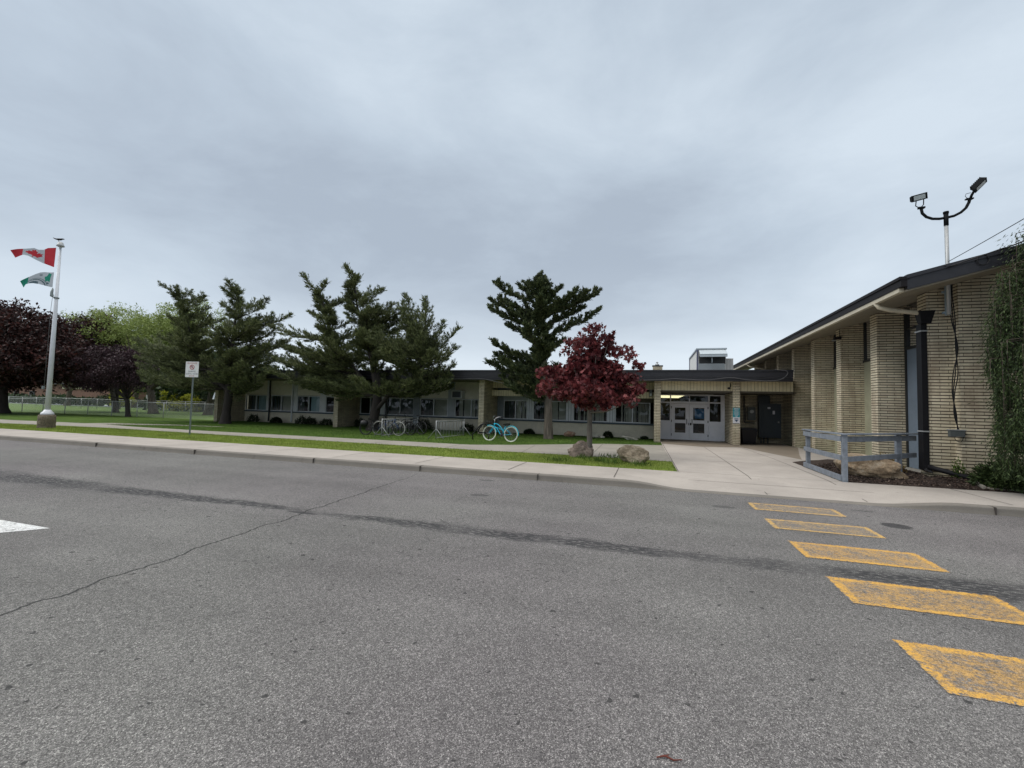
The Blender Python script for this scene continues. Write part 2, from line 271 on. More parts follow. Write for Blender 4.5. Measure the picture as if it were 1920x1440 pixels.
MAT('tube_light',(.9,.85,.6),.5,emit=((1,.86,.5),1.6)); MAT('twig_brown',(.12,.03,.02),.8); MAT('joint',(.06,.052,.046),.9); MAT('far_cream',(.42,.40,.27),.8); MAT('far_grey',(.30,.32,.36),.8); MAT('hedge_dark',(.015,.025,.014),.9)

# ---------------------------------------------------------------- mesh helpers
ROOT={}   # object name -> world location of its local origin
class MB:
    def __init__(s): s.v=[]; s.f=[]; s.m=[]; s.sm=[]
    def face(s,idx,m=0,sm=False): s.f.append(idx); s.m.append(m); s.sm.append(sm)
    def box(s,x0,y0,z0,x1,y1,z1,m=0):
        b=len(s.v); s.v+=[(x0,y0,z0),(x1,y0,z0),(x1,y1,z0),(x0,y1,z0),(x0,y0,z1),(x1,y0,z1),(x1,y1,z1),(x0,y1,z1)]
        for q in ((0,3,2,1),(4,5,6,7),(0,1,5,4),(1,2,6,5),(2,3,7,6),(3,0,4,7)): s.face([b+i for i in q],m)
        return s
    def hexa(s,P,m=0):
        b=len(s.v); s.v+=[tuple(p) for p in P]
        for q in ((0,3,2,1),(4,5,6,7),(0,1,5,4),(1,2,6,5),(2,3,7,6),(3,0,4,7)): s.face([b+i for i in q],m)
        return s
    def beam(s,a,b,w,h,m=0,up=(0,0,1)):
        a=Vector(a); b=Vector(b); d=(b-a).normalized(); up=Vector(up)
        if abs(d.dot(up))>.98: up=Vector((0,1,0))
        r=d.cross(up).normalized()*(w/2); u=r.cross(d).normalized()*(h/2)
        return s.hexa([a-r-u,a+r-u,b+r-u,b-r-u,a-r+u,a+r+u,b+r+u,b-r+u],m)
    def quad(s,a,b,c,d,m=0):
        k=len(s.v); s.v+=[tuple(a),tuple(b),tuple(c),tuple(d)]; s.face([k,k+1,k+2,k+3],m); return s
    def poly(s,pts,m=0):
        k=len(s.v); s.v+=[tuple(p) for p in pts]; s.face(list(range(k,k+len(pts))),m); return s
    def tube(s,pts,r,n=8,m=0,cap=True,closed=False):
        P=[Vector(p) for p in pts]; k=len(P); rr=r if hasattr(r,'__len__') else [r]*k
        base=len(s.v); prev=None
        for i in range(k):
            if closed: d=P[(i+1)%k]-P[i-1]
            else: d=P[min(i+1,k-1)]-P[max(i-1,0)]
            d=d.normalized() if d.length>1e-9 else Vector((0,0,1))
            if prev is None:
                a=d.orthogonal().normalized()
            else:
                a=prev-d*prev.dot(d); a=a.normalized() if a.length>1e-6 else d.orthogonal().normalized()
            prev=a; b=d.cross(a)
            for j in range(n):
                t=2*math.pi*j/n; s.v.append(tuple(P[i]+(a*math.cos(t)+b*math.sin(t))*rr[i]))
        for i in range(k if closed else k-1):
            for j in range(n):
                i2=(i+1)%k; s.face([base+i*n+j,base+i*n+(j+1)%n,base+i2*n+(j+1)%n,base+i2*n+j],m,True)
        if cap and not closed:
            s.face([base+j for j in range(n)][::-1],m); s.face([base+(k-1)*n+j for j in range(n)],m)
        return s
    def lathe(s,prof,c=(0,0,0),n=16,m=0):
        base=len(s.v)
        for r,z in prof:
            for j in range(n): t=2*math.pi*j/n; s.v.append((c[0]+r*math.cos(t),c[1]+r*math.sin(t),c[2]+z))
        for i in range(len(prof)-1):
            for j in range(n): s.face([base+i*n+j,base+i*n+(j+1)%n,base+(i+1)*n+(j+1)%n,base+(i+1)*n+j],m,True)
        s.face([base+j for j in range(n)][::-1],m); s.face([base+(len(prof)-1)*n+j for j in range(n)],m); return s
    def prism(s,pts2,y0,y1,m=0,axis='y'):
        k=len(pts2); b=len(s.v)
        for yy in (y0,y1):
            for (a,c) in pts2: s.v.append((a,yy,c) if axis=='y' else ((yy,a,c) if axis=='x' else (a,c,yy)))
        s.face(list(range(b,b+k)),m); s.face(list(range(b+k,b+2*k))[::-1],m)
        for i in range(k): j=(i+1)%k; s.face([b+i,b+k+i,b+k+j,b+j],m)
        return s
    def build(s,name,mats,parent=None,uvfn=None):
        mats=mats if isinstance(mats,(list,tuple)) else [mats]
        V=np.array(s.v,dtype=np.float32)
        off=np.array(ROOT.get(parent.name,(0,0,0)) if parent else (0,0,0),dtype=np.float32)
        me=bpy.data.meshes.new(name); me.from_pydata((V-off).tolist(),[],s.f)
        for q in mats: me.materials.append(MATS[q])
        me.polygons.foreach_set('material_index',s.m); me.polygons.foreach_set('use_smooth',s.sm)
        uv=me.uv_layers.new(name='UVMap'); nl=len(me.loops); li=np.empty(nl,dtype=np.int32); me.loops.foreach_get('vertex_index',li)
        npoly=len(me.polygons); nr=np.empty(npoly*3,dtype=np.float32); me.polygons.foreach_get('normal',nr); nr=np.abs(nr.reshape(-1,3))
        lt=np.empty(npoly,dtype=np.int32); me.polygons.foreach_get('loop_total',lt); ax=np.repeat(np.argmax(nr+np.array([0,.001,0]),axis=1),lt)
        W_=V[li]; u=np.where(ax==0,W_[:,1],W_[:,0]); v=np.where(ax==2,W_[:,1],W_[:,2])
        if uvfn: u,v=uvfn(W_)
        uv.data.foreach_set('uv',np.stack([u,v],1).astype(np.float32).ravel()); me.update()
        o=bpy.data.objects.new(name,me); COL.objects.link(o)
        if parent: o.parent=parent; ROOT[o.name]=tuple(float(q) for q in off)
        return o
def tag(o,label=None,cat=None,group=None,kind=None):
    for k,v in (('label',label),('category',cat),('group',group),('kind',kind)):
        if v: o[k]=v
    return o
def thing(name,loc,label,cat,group=None,rz=0,local=False):
    o=bpy.data.objects.new(name,None); COL.objects.link(o); o.location=loc; o.empty_display_size=.2; o.rotation_euler=(0,0,rz); tag(o,label,cat,group)
    ROOT[o.name]=(0,0,0) if local else tuple(loc); return o
def copy_tree(src,loc,rz,label,group):
    r=src.copy(); COL.objects.link(r); r.location=loc; r.rotation_euler=(0,0,rz); r['label']=label; r['group']=group
    for ch in list(src.children):
        c=ch.copy(); COL.objects.link(c); c.parent=r
        for g in list(ch.children): d=g.copy(); COL.objects.link(d); d.parent=c
    return r
def fast(name,V,nper,mat,parent=None,sm=False):
    """V: (N*nper,3) array, faces of nper consecutive verts"""
    V=np.asarray(V,dtype=np.float32).reshape(-1,3); off=np.array(ROOT.get(parent.name,(0,0,0)) if parent else (0,0,0),dtype=np.float32)
    N=len(V)//nper; me=bpy.data.meshes.new(name); me.vertices.add(len(V)); me.vertices.foreach_set('co',(V-off).ravel())
    me.loops.add(N*nper); me.loops.foreach_set('vertex_index',np.arange(N*nper,dtype=np.int32)); me.polygons.add(N)
    me.polygons.foreach_set('loop_start',np.arange(0,N*nper,nper,dtype=np.int32)); me.polygons.foreach_set('loop_total',np.full(N,nper,dtype=np.int32))
    me.materials.append(MATS[mat]); me.update(calc_edges=True); me.validate()
    o=bpy.data.objects.new(name,me); COL.objects.link(o)
    if parent: o.parent=parent; ROOT[o.name]=tuple(float(q) for q in off)
    return o
def unit(a): return a/np.maximum(np.linalg.norm(a,axis=-1,keepdims=True),1e-9)
def blades(P,D,length,width,k=4):
    """narrow pointed leaves: base P, direction D"""
    n=len(P); D=unit(D); s=unit(np.cross(D,rng.normal(size=(n,3)))); l=np.asarray(length).reshape(-1,1)*np.ones((n,1)); w=np.asarray(width).reshape(-1,1)*np.ones((n,1))
    if k==3: return np.stack([P-s*w*.5,P+s*w*.5,P+D*l],1).reshape(-1,3)
    return np.stack([P,P+D*l*.45+s*w*.5,P+D*l,P+D*l*.45-s*w*.5],1).reshape(-1,3)
def text_faces(txt,size,align='CENTER'):
    cu=bpy.data.curves.new('lettering','FONT'); cu.body=txt; cu.size=size; cu.align_x=align; cu.resolution_u=3
    o=bpy.data.objects.new('lettering',cu); me=o.to_mesh(); V=[tuple(v.co) for v in me.vertices]; F=[list(p.vertices) for p in me.polygons]; o.to_mesh_clear()
    bpy.data.objects.remove(o); bpy.data.curves.remove(cu); return V,F
def put_text(mb,txt,size,org,ux,uz,m=0,sx=1.0):
    V,F=text_faces(txt,size); b=len(mb.v); org=Vector(org); ux=Vector(ux); uz=Vector(uz)
    for v in V: mb.v.append(tuple(org+ux*v[0]*sx+uz*v[1]))
    for f in F: mb.face([b+i for i in f],m)
def struct(o): o['kind']='structure'; return o

# ================================================================ GROUND
mb=MB(); mb.quad((-400,-120,0),(200,-120,0),(200,10.3,0),(-400,10.3,0)); struct(mb.build('road','asphalt'))
mb=MB(); mb.quad((-600,12.35,.09),(400,12.35,.09),(400,900,.09),(-600,900,.09)); struct(mb.build('ground','field'))
mb=MB(); mb.quad((-600,48,.10),(-20,48,.10),(-20,56,.10),(-600,56,.10)); o=struct(mb.build('far_road','far_grey'))
def kerb_h(x):
    def s(t): t=max(0,min(1,t)); return t*t*(3-2*t)
    return .135-.115*(s((x+.5)/1.3)*(1-s((x-4.2)/1.3)))
xs=[-200,-120,-80,-60,-45]+[(-40+i*.5) for i in range(74)]+[-3+i*.25 for i in range(44)]+[8+i*2 for i in range(60)]
sw=MB(); kb=MB()
def strip(mb,prof,m=0):
    b=len(mb.v); k=len(prof(0))
    for x in xs: mb.v+= [(x,y,z) for y,z in prof(x)]
    for i in range(len(xs)-1):
        for j in range(k-1): mb.face([b+i*k+j,b+(i+1)*k+j,b+(i+1)*k+j+1,b+i*k+j+1],m,False)
def kp(x):
    h=kerb_h(x); return [(10.21,-.02),(10.235,h*.35),(10.25,h*.82),(10.265,h*.96),(10.30,h),(10.42,h+.003)]
strip(kb,kp); 
for x in (-30.1,-23.9,-17.9,-13.4,-8.93,-5.6,-2.5,5.93,9.2): kb.box(x-.006,10.205,.0,x+.006,10.42,kerb_h(x)+.004,1)
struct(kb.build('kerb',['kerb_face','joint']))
strip(sw,lambda x:[(10.42,kerb_h(x)+.003),(10.6,kerb_h(x)+(.135-kerb_h(x))*.15+.002),(11.3,kerb_h(x)+(.135-kerb_h(x))*.6),(12.4,.138),(12.42,.05)])
for x in [-0.77,-3.35,-5.95,-8.6,-11.2,-13.8,-16.4,-19,-22,6.4,9]: sw.quad((x-.008,10.6,kerb_h(x)+.012),(x+.008,10.6,kerb_h(x)+.012),(x+.008,12.4,.142),(x-.008,12.4,.142),1)
struct(sw.build('sidewalk',['concrete','joint']))
# near grass strip
mb=MB(); mb.quad((-200,12.4,.125),(.62,12.4,.125),(.72,15.0,.125),(-200,15.0,.125)); struct(mb.build('grass_strip','grass_strip'))
# inner path (slightly kinked as in the photo) and lawn
mb=MB(); path_lo=[(-200,13.2),(-36,14.3),(-31,14.9),(-26,15.35),(-18,15.08),(-9.4,15.0),(-6.1,14.85),(-3,14.95),(.75,14.75)]; path_hi=[(-200,16.6),(-37,16.8),(-30.6,17.3),(-26,16.7),(-19.8,16.55),(-10,16.7),(-7,16.75),(-5.5,17.6),(-3.7,19.1),(-2,20.6),(.62,21.4)]
pp=[(x,y,.133) for x,y in path_lo]+[(x,y,.133) for x,y in path_hi[::-1]]; mb.poly(pp)
mb.poly([(x,y,.1345) for x,y in ((-31.4,16.9),(-29.7,16.9),(-26.5,18.8),(-23.5,19.4),(-23.5,19.65),(-27,19.35),(-30.8,18.3))])
for a,b in (((-4.24,14.9),(-4.52,17.95)),((-1.87,14.85),(-2,20.5)),((-7.2,14.95),(-7.3,16.7)),((-10.4,15.05),(-10.5,16.65)),((-14,15.1),(-14.1,16.55)),((-2,19.0),(.6,19.1))):
    a=Vector((*a,.137)); b=Vector((*b,.137)); d=(b-a).normalized().cross(Vector((0,0,1)))*.008; mb.quad(a-d,a+d,b+d,b-d,1)
struct(mb.build('path',['concrete_old','joint']))
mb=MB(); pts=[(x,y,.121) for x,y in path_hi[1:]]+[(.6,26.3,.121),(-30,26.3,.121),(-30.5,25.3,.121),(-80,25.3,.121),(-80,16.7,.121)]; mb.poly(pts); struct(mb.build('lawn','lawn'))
# entrance apron
mb=MB(); mb.poly([(.72,12.40,.140),(4.38,12.40,.140),(4.42,15.3,.142),(4.6,16.7,.145),(6.62,16.7,.2),(6.62,24.5,.145),(6.62,26.2,.145),(.55,26.2,.140),(.58,21,.140)])
for a,b in (((2.36,12.4),(2.34,21.4)),((4.1,12.4),(4.12,17.5)),((4.12,17.5),(3.95,22)),((.74,12.4),(.6,23.2))):
    a=Vector((*a,.1445)); b=Vector((*b,.1445)); d=(b-a).normalized().cross(Vector((0,0,1)))*.009; mb.quad(a-d,a+d,b+d,b-d,1)
mb.quad((.74,15.5,.1445),(4.1,15.45,.1445),(4.1,15.463,.1445),(.74,15.513,.1445),1)
for x in (2.36,4.1): mb.quad((x-.009,10.45,kerb_h(x)+.012),(x+.009,10.45,kerb_h(x)+.012),(x+.009,12.4,.1435),(x-.009,12.4,.1435),1)
mb.quad((.9,11.34,.098),(5,11.30,.098),(5,11.314,.098),(.9,11.354,.098),1)
struct(mb.build('entrance_apron',['concrete','joint']))
mb=MB(); mb.poly([(.6,22.4,.1485),(2.2,21.5,.1485),(4.0,22.2,.1485),(5.1,17.2,.1505),(6.55,17.4,.1505),(6.55,26.1,.1505),(.6,26.1,.1485)]); struct(mb.build('damp_paving','concrete_wet'))
# grass blades
def blade_patch(name,n,x0,x1,y0,y1,z,h,w,mat,ok=None,label=None):
    X=rng.uniform(x0,x1,n); Y=rng.uniform(y0,y1,n)
    if ok is not None: k=ok(X,Y); X,Y=X[k],Y[k]
    n=len(X); P=np.stack([X,Y,np.full(n,z)],1); D=np.stack([rng.normal(0,.35,n),rng.normal(0,.35,n),np.ones(n)],1)
    o=fast(name,blades(P,D,h*rng.uniform(.6,1.35,n),w,3),3,mat); tag(o,label,'grass',kind='stuff')
plo=lambda X: np.interp(X,[p[0] for p in path_lo],[p[1] for p in path_lo]); phi=lambda X: np.interp(X,[p[0] for p in path_hi],[p[1] for p in path_hi])
blade_patch('grass',80000,-36,.70,12.385,15.3,.12,.055,.011,'grass_blade',lambda X,Y:(Y<plo(X)),'bright green mown grass blades on the strip beside the sidewalk')
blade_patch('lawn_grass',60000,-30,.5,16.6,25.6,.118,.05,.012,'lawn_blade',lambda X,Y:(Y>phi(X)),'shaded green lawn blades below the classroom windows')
def weeds():
    P=[];D=[]
    for cx,cy,h,n in ((-2.0,14.15,.22,50),(-1.2,14.75,.18,60),(-.75,14.8,.16,40),(-.3,13.2,.1,60),(-1.5,13.7,.1,90),(-1.0,13.3,.09,90),(-2.6,13.1,.09,60)):
        for i in range(n):
            P.append((cx+rnd.gauss(0,.16),cy+rnd.gauss(0,.1),.13)); D.append((rnd.gauss(0,.6),rnd.gauss(0,.6),1)) 
    V=blades(np.array(P),np.array(D),rng.uniform(.06,.22,len(P)),.022); tag(fast('weeds',V,4,'green_leaf'),'leafy weeds and long grass around the boulders under the red maple','weeds',kind='stuff')
weeds()

# ---- road markings
bars=[(9.53,8.90),(8.23,7.58),(6.93,6.22),(5.59,4.89),(4.23,3.54),(2.9,2.22)]
LB=['farthest yellow crosswalk bar, next to the lowered kerb','faded yellow crosswalk bar, second from the kerb','middle yellow crosswalk bar, just on the kerb side of the dark tar streak','yellow crosswalk bar just on the near side of the dark tar streak','large yellow crosswalk bar at the right edge in the foreground','yellow crosswalk bar nearest the camera']
for i,(ya,yb) in enumerate(bars[:5]):
    x0,x1=1.80,3.22; j=[rnd.uniform(-.02,.02) for _ in range(4)]
    mb=MB(); nx,ny=12,5
    for a in range(nx+1):
        for b in range(ny+1): mb.v.append((x0+(x1-x0)*a/nx+j[0]*(1-b/ny),yb+(ya-yb)*b/ny+j[1]*a/nx,.004))
    for a in range(nx):
        for b in range(ny): mb.face([a*(ny+1)+b,(a+1)*(ny+1)+b,(a+1)*(ny+1)+b+1,a*(ny+1)+b+1])
    uvf=lambda W_,x0=x0,x1=x1,ya=ya,yb=yb:(np.minimum(W_[:,0]-x0,x1-W_[:,0]),np.minimum(W_[:,1]-yb,ya-W_[:,1]))
    tag(mb.build('crosswalk_bar','yellow_paint_faded' if i<2 else 'yellow_paint',uvfn=uvf),LB[i],'road marking','yellow crosswalk bars')
mb=MB(); mb.poly([(-11,3.44,.004),(-7.72,3.45,.004),(-7.66,3.43,.004),(-7.52,3.58,.004),(-7.37,3.775,.004),(-11,3.79,.004)])
tag(mb.build('lane_line','white_paint',uvfn=lambda W_:(W_[:,0]*0+.3,W_[:,0]*0+.3)),'short white painted lane line end on the asphalt','road marking')
mb=MB(); mb.tube([(.05,2.40,.006),(.09,2.415,.012),(.13,2.405,.008),(.17,2.42,.01)],[.003,.005,.004,.002],6); mb.tube([(.09,2.415,.012),(.11,2.43,.012)],[.003,.002],5)
tag(mb.build('twig','twig_brown'),'small reddish brown twig lying on the asphalt','twig')

# ================================================================ CLASSROOM WING
FZ=.13
school=thing('school_building',(-12,26,.13),'long low cream brick classroom wing with flat dark roof fascia and row of windows','building')
X0,X1=-29.5,6.6
mb=MB()
mb.box(-29.2,26.0,0,.24,26.25,.87)                      # lower wall
mb.box(-29.2,26.0,2.14,-9.0,26.25,3.2,1)               # upper panels, sections 1-2
mb.box(-29.5,26.25,0,-29.2,40,3.2); mb.box(-29.5,39.7,0,6.6,40,3.2)
mb.build('wall',['beige_wall','upper_panel'],school)
mb=MB(); mb.box(-30.2,23.0,3.24,6.22,24.3,3.60); mb.box(-30.1,24.3,3.24,6.55,40.3,3.66); roof=mb.build('roof','roof_gravel',school)
mb=MB(); 
mb.box(-30.25,22.93,3.38,6.24,23.0,3.64,0); mb.box(-30.27,22.91,3.64,6.26,23.05,3.715,0); mb.box(-30.25,22.97,3.35,6.24,23.0,3.38,1); mb.box(-30.25,22.95,3.27,6.24,23.0,3.345,0); mb.box(-30.25,22.97,3.17,6.24,23.0,3.268,0); mb.box(-30.25,22.955,3.60,6.24,22.93,3.605,1)
mb.box(-30.27,23.0,3.2,-30.2,40.4,3.70,0)
mb.build('fascia',['fascia','fascia_edge'],school)
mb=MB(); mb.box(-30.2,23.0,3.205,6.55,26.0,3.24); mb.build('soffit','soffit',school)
for x0,x1,yf in ((-29.5,-29.2,23.75),(-19.35,-19.02,23.75),(-9.32,-9.0,23.6),(.24,.55,23.5),(3.85,4.16,23.5)):
    MB().box(x0,yf,0,x1,26.0 if x0<3 else 24.2,3.205).build('brick_pillar','brick',school)
# inner floor, partitions
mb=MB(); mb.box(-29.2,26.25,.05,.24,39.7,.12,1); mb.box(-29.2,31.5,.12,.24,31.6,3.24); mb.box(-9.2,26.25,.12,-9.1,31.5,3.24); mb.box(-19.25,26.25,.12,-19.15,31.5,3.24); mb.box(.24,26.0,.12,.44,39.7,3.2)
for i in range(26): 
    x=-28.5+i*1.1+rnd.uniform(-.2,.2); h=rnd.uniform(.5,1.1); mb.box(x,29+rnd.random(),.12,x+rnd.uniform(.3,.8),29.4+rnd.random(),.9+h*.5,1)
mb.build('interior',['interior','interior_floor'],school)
mb=MB(); mb.box(-29.2,25.93,.87,-19.35,26.02,.965); mb.box(-19.02,25.93,.87,-9.32,26.02,.965); mb.box(-9.0,25.93,.86,.24,26.02,.955); mb.build('sill','sill_blue',school)
def window(x0,x1,z0,z1,split=.5,blind='none',fm='frame_white',yw=26.0,panes=True):
    fr=MB(); t=.055; y0=yw-.035; y1=yw+.06
    fr.box(x0,y0,z0,x1,y1,z0+t); fr.box(x0,y0,z1-t,x1,y1,z1); fr.box(x0,y0,z0+t,x0+t,y1,z1-t); fr.box(x1-t,y0,z0+t,x1,y1,z1-t); xm=x0+(x1-x0)*split; fr.box(xm-.03,y0-.01,z0+t,xm+.03,y1,z1-t)
    w=fr.build('window',fm,school)
    MB().quad((x0+t,yw+.01,z0+t),(xm-.03,yw+.01,z0+t),(xm-.03,yw+.01,z1-t),(x0+t,yw+.01,z1-t)).build('pane','glass',w)
    MB().quad((xm+.03,yw+.02,z0+t),(x1-t,yw+.02,z0+t),(x1-t,yw+.02,z1-t),(xm+.03,yw+.02,z1-t)).build('pane','glass',w)
    b=MB(); dk=MB()
    def slats(mb,a,c,step,gap=0,ang=.5,y=.13):
        x=a
        while x<c-.02:
            if rnd.random()>=gap: 
                dx=math.cos(ang+rnd.uniform(-.15,.15))*.042; dy=math.sin(ang)*.042; jj=rnd.uniform(-.01,.01)
                mb.quad((x-dx+jj,yw+y-dy,z0+.03),(x+dx+jj,yw+y+dy,z0+.03),(x+dx,yw+y+dy,z1-.03),(x-dx,yw+y-dy,z1-.03))
            x+=step
    if blind=='right': slats(b,xm+.06,x1-.07,.075,.08); slats(dk,x0+.08,xm-.05,.11,.35,.9,.25)
    elif blind=='both': slats(b,x0+.3,x1-.07,.085,.18,.7); 
    elif blind=='dark': slats(dk,x0+.08,x1-.07,.09,.1,.6)
    elif blind=='curtain':
        k=22; a,c=xm+.08,x1-.07; o=len(b.v)
        for i in range(k+1):
            x=a+(c-a)*i/k; yy=yw+.14+.035*math.sin(i*1.9)+.02*math.sin(i*.7); b.v+=[(x,yy,z0+.03),(x,yy,z1-.03)]
        for i in range(k): b.face([o+2*i,o+2*i+2,o+2*i+3,o+2*i+1],0,True)
        slats(dk,x0+.08,xm-.05,.16,.4,.8,.2)
    if b.v: b.build('curtain' if blind=='curtain' else 'blind','curtain' if blind=='curtain' else 'blind',w)
    if dk.v: dk.build('dark_blind','blind_dark',w)
    return w
# section 1
for (a,b,bl) in ((-29.15,-27.12,'curtain'),(-26.72,-24.84,'right'),(-24.35,-22.32,'curtain'),(-21.86,-19.95,'none')): window(a,b,.965,2.12,.5,bl)
for (a,b,bl) in ((-19.0,-17.35,'none'),(-16.93,-14.83,'dark'),(-14.4,-12.38,'right'),(-11.9,-9.6,'both')): window(a,b,.965,2.12,.5,bl)
for (a,b,bl) in ((-8.6,-7.06,'right'),(-6.72,-4.66,'right'),(-4.28,-2.28,'both'),(-1.88,.06,'both')): window(a,b,.955,2.12,.5,bl)
def posts(lst,mat,y=25.955):
    for a,b,z0,z1 in lst: MB().box(a,y,z0,b,26.04,z1).build('mullion',mat,school)
posts([(-27.12,-26.86,.965,3.2),(-24.84,-24.36,.965,3.2),(-22.32,-21.87,.965,3.2),(-19.95,-19.36,.965,2.14)],'frame_white')
posts([(-17.34,-16.95,.965,2.4)],'frame_white'); posts([(-14.83,-14.41,.3,3.2)],'post_grey',25.90); posts([(-12.37,-11.92,.965,3.2)],'frame_grey')
mb=MB()
for a,b in ((-7.05,-6.73),(-4.65,-4.29),(-2.27,-1.89)):
    mb=MB(); mb.box(a,25.95,.955,b,26.05,2.34,0)
    for k in (.3,.7): x=a+(b-a)*k; mb.box(x-.012,25.94,.96,x+.012,25.952,2.34,1)
    mb.build('mullion',['frame_white','post_grey'],school)
MB().box(-8.98,25.95,.955,-8.62,26.05,2.34).build('mullion','post_grey',school)
MB().box(-9.0,25.2,2.34,.24,26.25,3.2,0).build('header','soffit_dark',school) if 0 else None
mb=MB(); mb.box(-9.0,26.0,2.12,-7.05,26.1,3.2,0); mb.box(-7.05,26.0,2.12,.24,26.1,3.2,1); mb.build('window_header',['frame_grey','soffit_dark'],school)
mb=MB(); mb.box(-9.0,24.85,2.34,.24,24.92,2.68); mb.build('siding_band','siding',school)
mb=MB(); mb.box(-9.0,25.05,2.82,.24,25.12,3.205); mb.build('siding_band','siding',school)
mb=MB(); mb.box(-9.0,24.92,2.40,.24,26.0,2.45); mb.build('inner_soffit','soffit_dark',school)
mb=MB(); mb.box(.55,23.6,2.74,3.85,23.68,3.205); mb.build('siding_band','siding',school); mb=MB(); mb.box(4.16,23.6,2.74,6.42,23.68,3.205); mb.build('siding_band','siding',school)
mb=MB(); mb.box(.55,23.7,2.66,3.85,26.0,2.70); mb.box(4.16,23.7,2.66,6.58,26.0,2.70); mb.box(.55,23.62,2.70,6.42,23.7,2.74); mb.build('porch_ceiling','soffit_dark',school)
# downspouts of the low wing
for x,m_ in ((-26.8,'metal_dark'),(-24.72,'frame_white'),(-16.9,'metal_dark')):
    mb=MB(); mb.box(x-.04,25.85,.2,x+.04,25.93,3.2); mb.build('downspout',m_,school)
MB().box(-8.95,25.82,.13,-8.86,25.9,2.4).build('downspout','post_grey',school)
# air conditioner in upper panel
mb=MB(); mb.box(-11.93,25.5,2.15,-11.22,26.0,2.64,0); mb.box(-11.87,25.49,2.2,-11.3,25.505,2.58,1)
for i in range(7): mb.box(-11.86,25.48,2.23+i*.05,-11.32,25.49,2.24+i*.05,2)
mb.build('air_conditioner',['frame_white','ink_black','post_grey'],school)
# ---- entrance: vestibule, doors
mb=MB(); mb.box(.55,30.0,.1,.6,30.05,.15); mb=MB()
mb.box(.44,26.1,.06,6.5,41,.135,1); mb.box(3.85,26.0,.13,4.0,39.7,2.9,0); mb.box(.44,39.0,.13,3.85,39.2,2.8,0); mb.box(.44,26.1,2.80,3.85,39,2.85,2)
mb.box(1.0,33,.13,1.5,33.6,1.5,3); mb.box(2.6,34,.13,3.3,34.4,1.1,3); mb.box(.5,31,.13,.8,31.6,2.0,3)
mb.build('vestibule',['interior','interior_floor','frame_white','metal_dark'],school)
for y in (32.4,34.2,36.2,38.2):
    tag(MB().box(.62,y,2.755,2.3,y+.22,2.79).build('ceiling_light','tube_light'),'lit fluorescent ceiling strip behind the entrance glass, '+{32.4:'nearest the doors',34.2:'second from the doors',36.2:'third from the doors',38.2:'farthest from the doors'}[y],'ceiling light','ceiling strips in the entrance hall')
ent=MB(); y0,y1=25.95,26.05
def fb(*a): ent.box(*a)
for x in (.55,1.09,3.05,3.66): fb(x,y0,.14,x+.06,y1,2.62)
fb(.61,y0+.005,2.56,1.09,y1-.005,2.62); fb(1.15,y0+.005,2.56,3.05,y1-.005,2.62); fb(3.11,y0+.005,2.56,3.66,y1-.005,2.62)
fb(.61,y0+.005,2.14,1.09,y1-.005,2.21); fb(1.15,y0+.005,2.12,3.05,y1-.005,2.24); fb(3.11,y0+.005,2.16,3.66,y1-.005,2.22); fb(2.07,y0+.007,2.24,2.11,y1-.007,2.56)
fb(3.72,y0,.14,3.85,y1,2.62)
frame=ent.build('door_frame','door_white',school)
for a,b in ((.61,1.09),(3.11,3.66)):
    mb=MB(); mb.box(a,25.97,.2,b,26.03,1.18); mb.box(a+.05,25.955,.35,b-.05,25.97,1.10); mb.box(a,25.93,.14,b,26.04,.2); mb.build('side_panel','door_white',school)
gp=MB()
for a,b,c,d in ((.61,1.09,1.18,2.14),(.61,1.09,2.21,2.56),(1.15,2.07,2.24,2.56),(2.11,3.05,2.24,2.56),(3.11,3.66,1.18,2.16),(3.11,3.66,2.22,2.56)): gp.quad((a,26.0,c),(b,26.0,c),(b,26.0,d),(a,26.0,d))
gp.build('transom_glass','glass',school)
for k,(a,b) in enumerate(((1.16,2.085),(2.095,3.04))):
    mb=MB(); y0,y1=25.96,26.01; s=.19
    mb.box(a,y0,.15,a+s,y1,2.11); mb.box(b-s,y0,.15,b,y1,2.11); mb.box(a+s,y0,1.90,b-s,y1,2.11); mb.box(a+s,y0,1.05,b-s,y1,1.23); mb.box(a+s,y0,.15,b-s,y1,.53)
    mb.box(a,y0-.004,.16,b,y0-.002,.17)
    d=mb.build('door','door_white',school)
    for c,e in ((.53,1.05),(1.23,1.90)): MB().quad((a+s,25.99,c),(b-s,25.99,c),(b-s,25.99,e),(a+s,25.99,e)).build('pane','glass',d)
    hx=b-.13 if k==0 else a+.13
    mb=MB(); mb.tube([(hx+(-.0),25.95,1.28),(hx,25.89,1.28),(hx,25.89,1.0),(hx,25.95,1.0)],.014,8); mb.box((b-.05 if k==0 else a+.02),25.94,.95,(b-.02 if k==0 else a+.1),25.96,1.08); mb.build('handle','metal_dark',d)
    hx=a+.01 if k==0 else b-.01
    for z in (.35,1.1,1.85): MB().box(hx-.02,25.94,z,hx+.02,25.96,z+.12).build('hinge','metal_dark',d)
tag(MB().box(2.38,26.06,1.32,2.86,26.07,1.85).build('poster','poster'),'blue poster seen through the right entrance door pane','poster')
# porch brick return beside entrance, electric bay back walls
mb=MB(); mb.box(3.855,24.2,0,4.155,26.6,2.66); mb.box(4.155,26.0,0,6.6,26.3,2.66); mb.build('porch_wall','brick',school)
# rooftop chimney
mb=MB(); mb.box(.21,32,3.66,.84,32.6,4.76); mb.box(.17,31.96,4.76,.88,32.64,4.82,1); ch=mb.build('chimney',['brick','metal_dark'],roof)
mb=MB(); mb.lathe([(.14,4.82),(.14,4.93),(.1,4.95)],(.5,32.3,0),12); mb.lathe([(.03,4.95),(.03,5.02),(.1,5.03),(.02,5.1)],(.5,32.3,0),10); mb.build('chimney_cap','galvanised',roof)
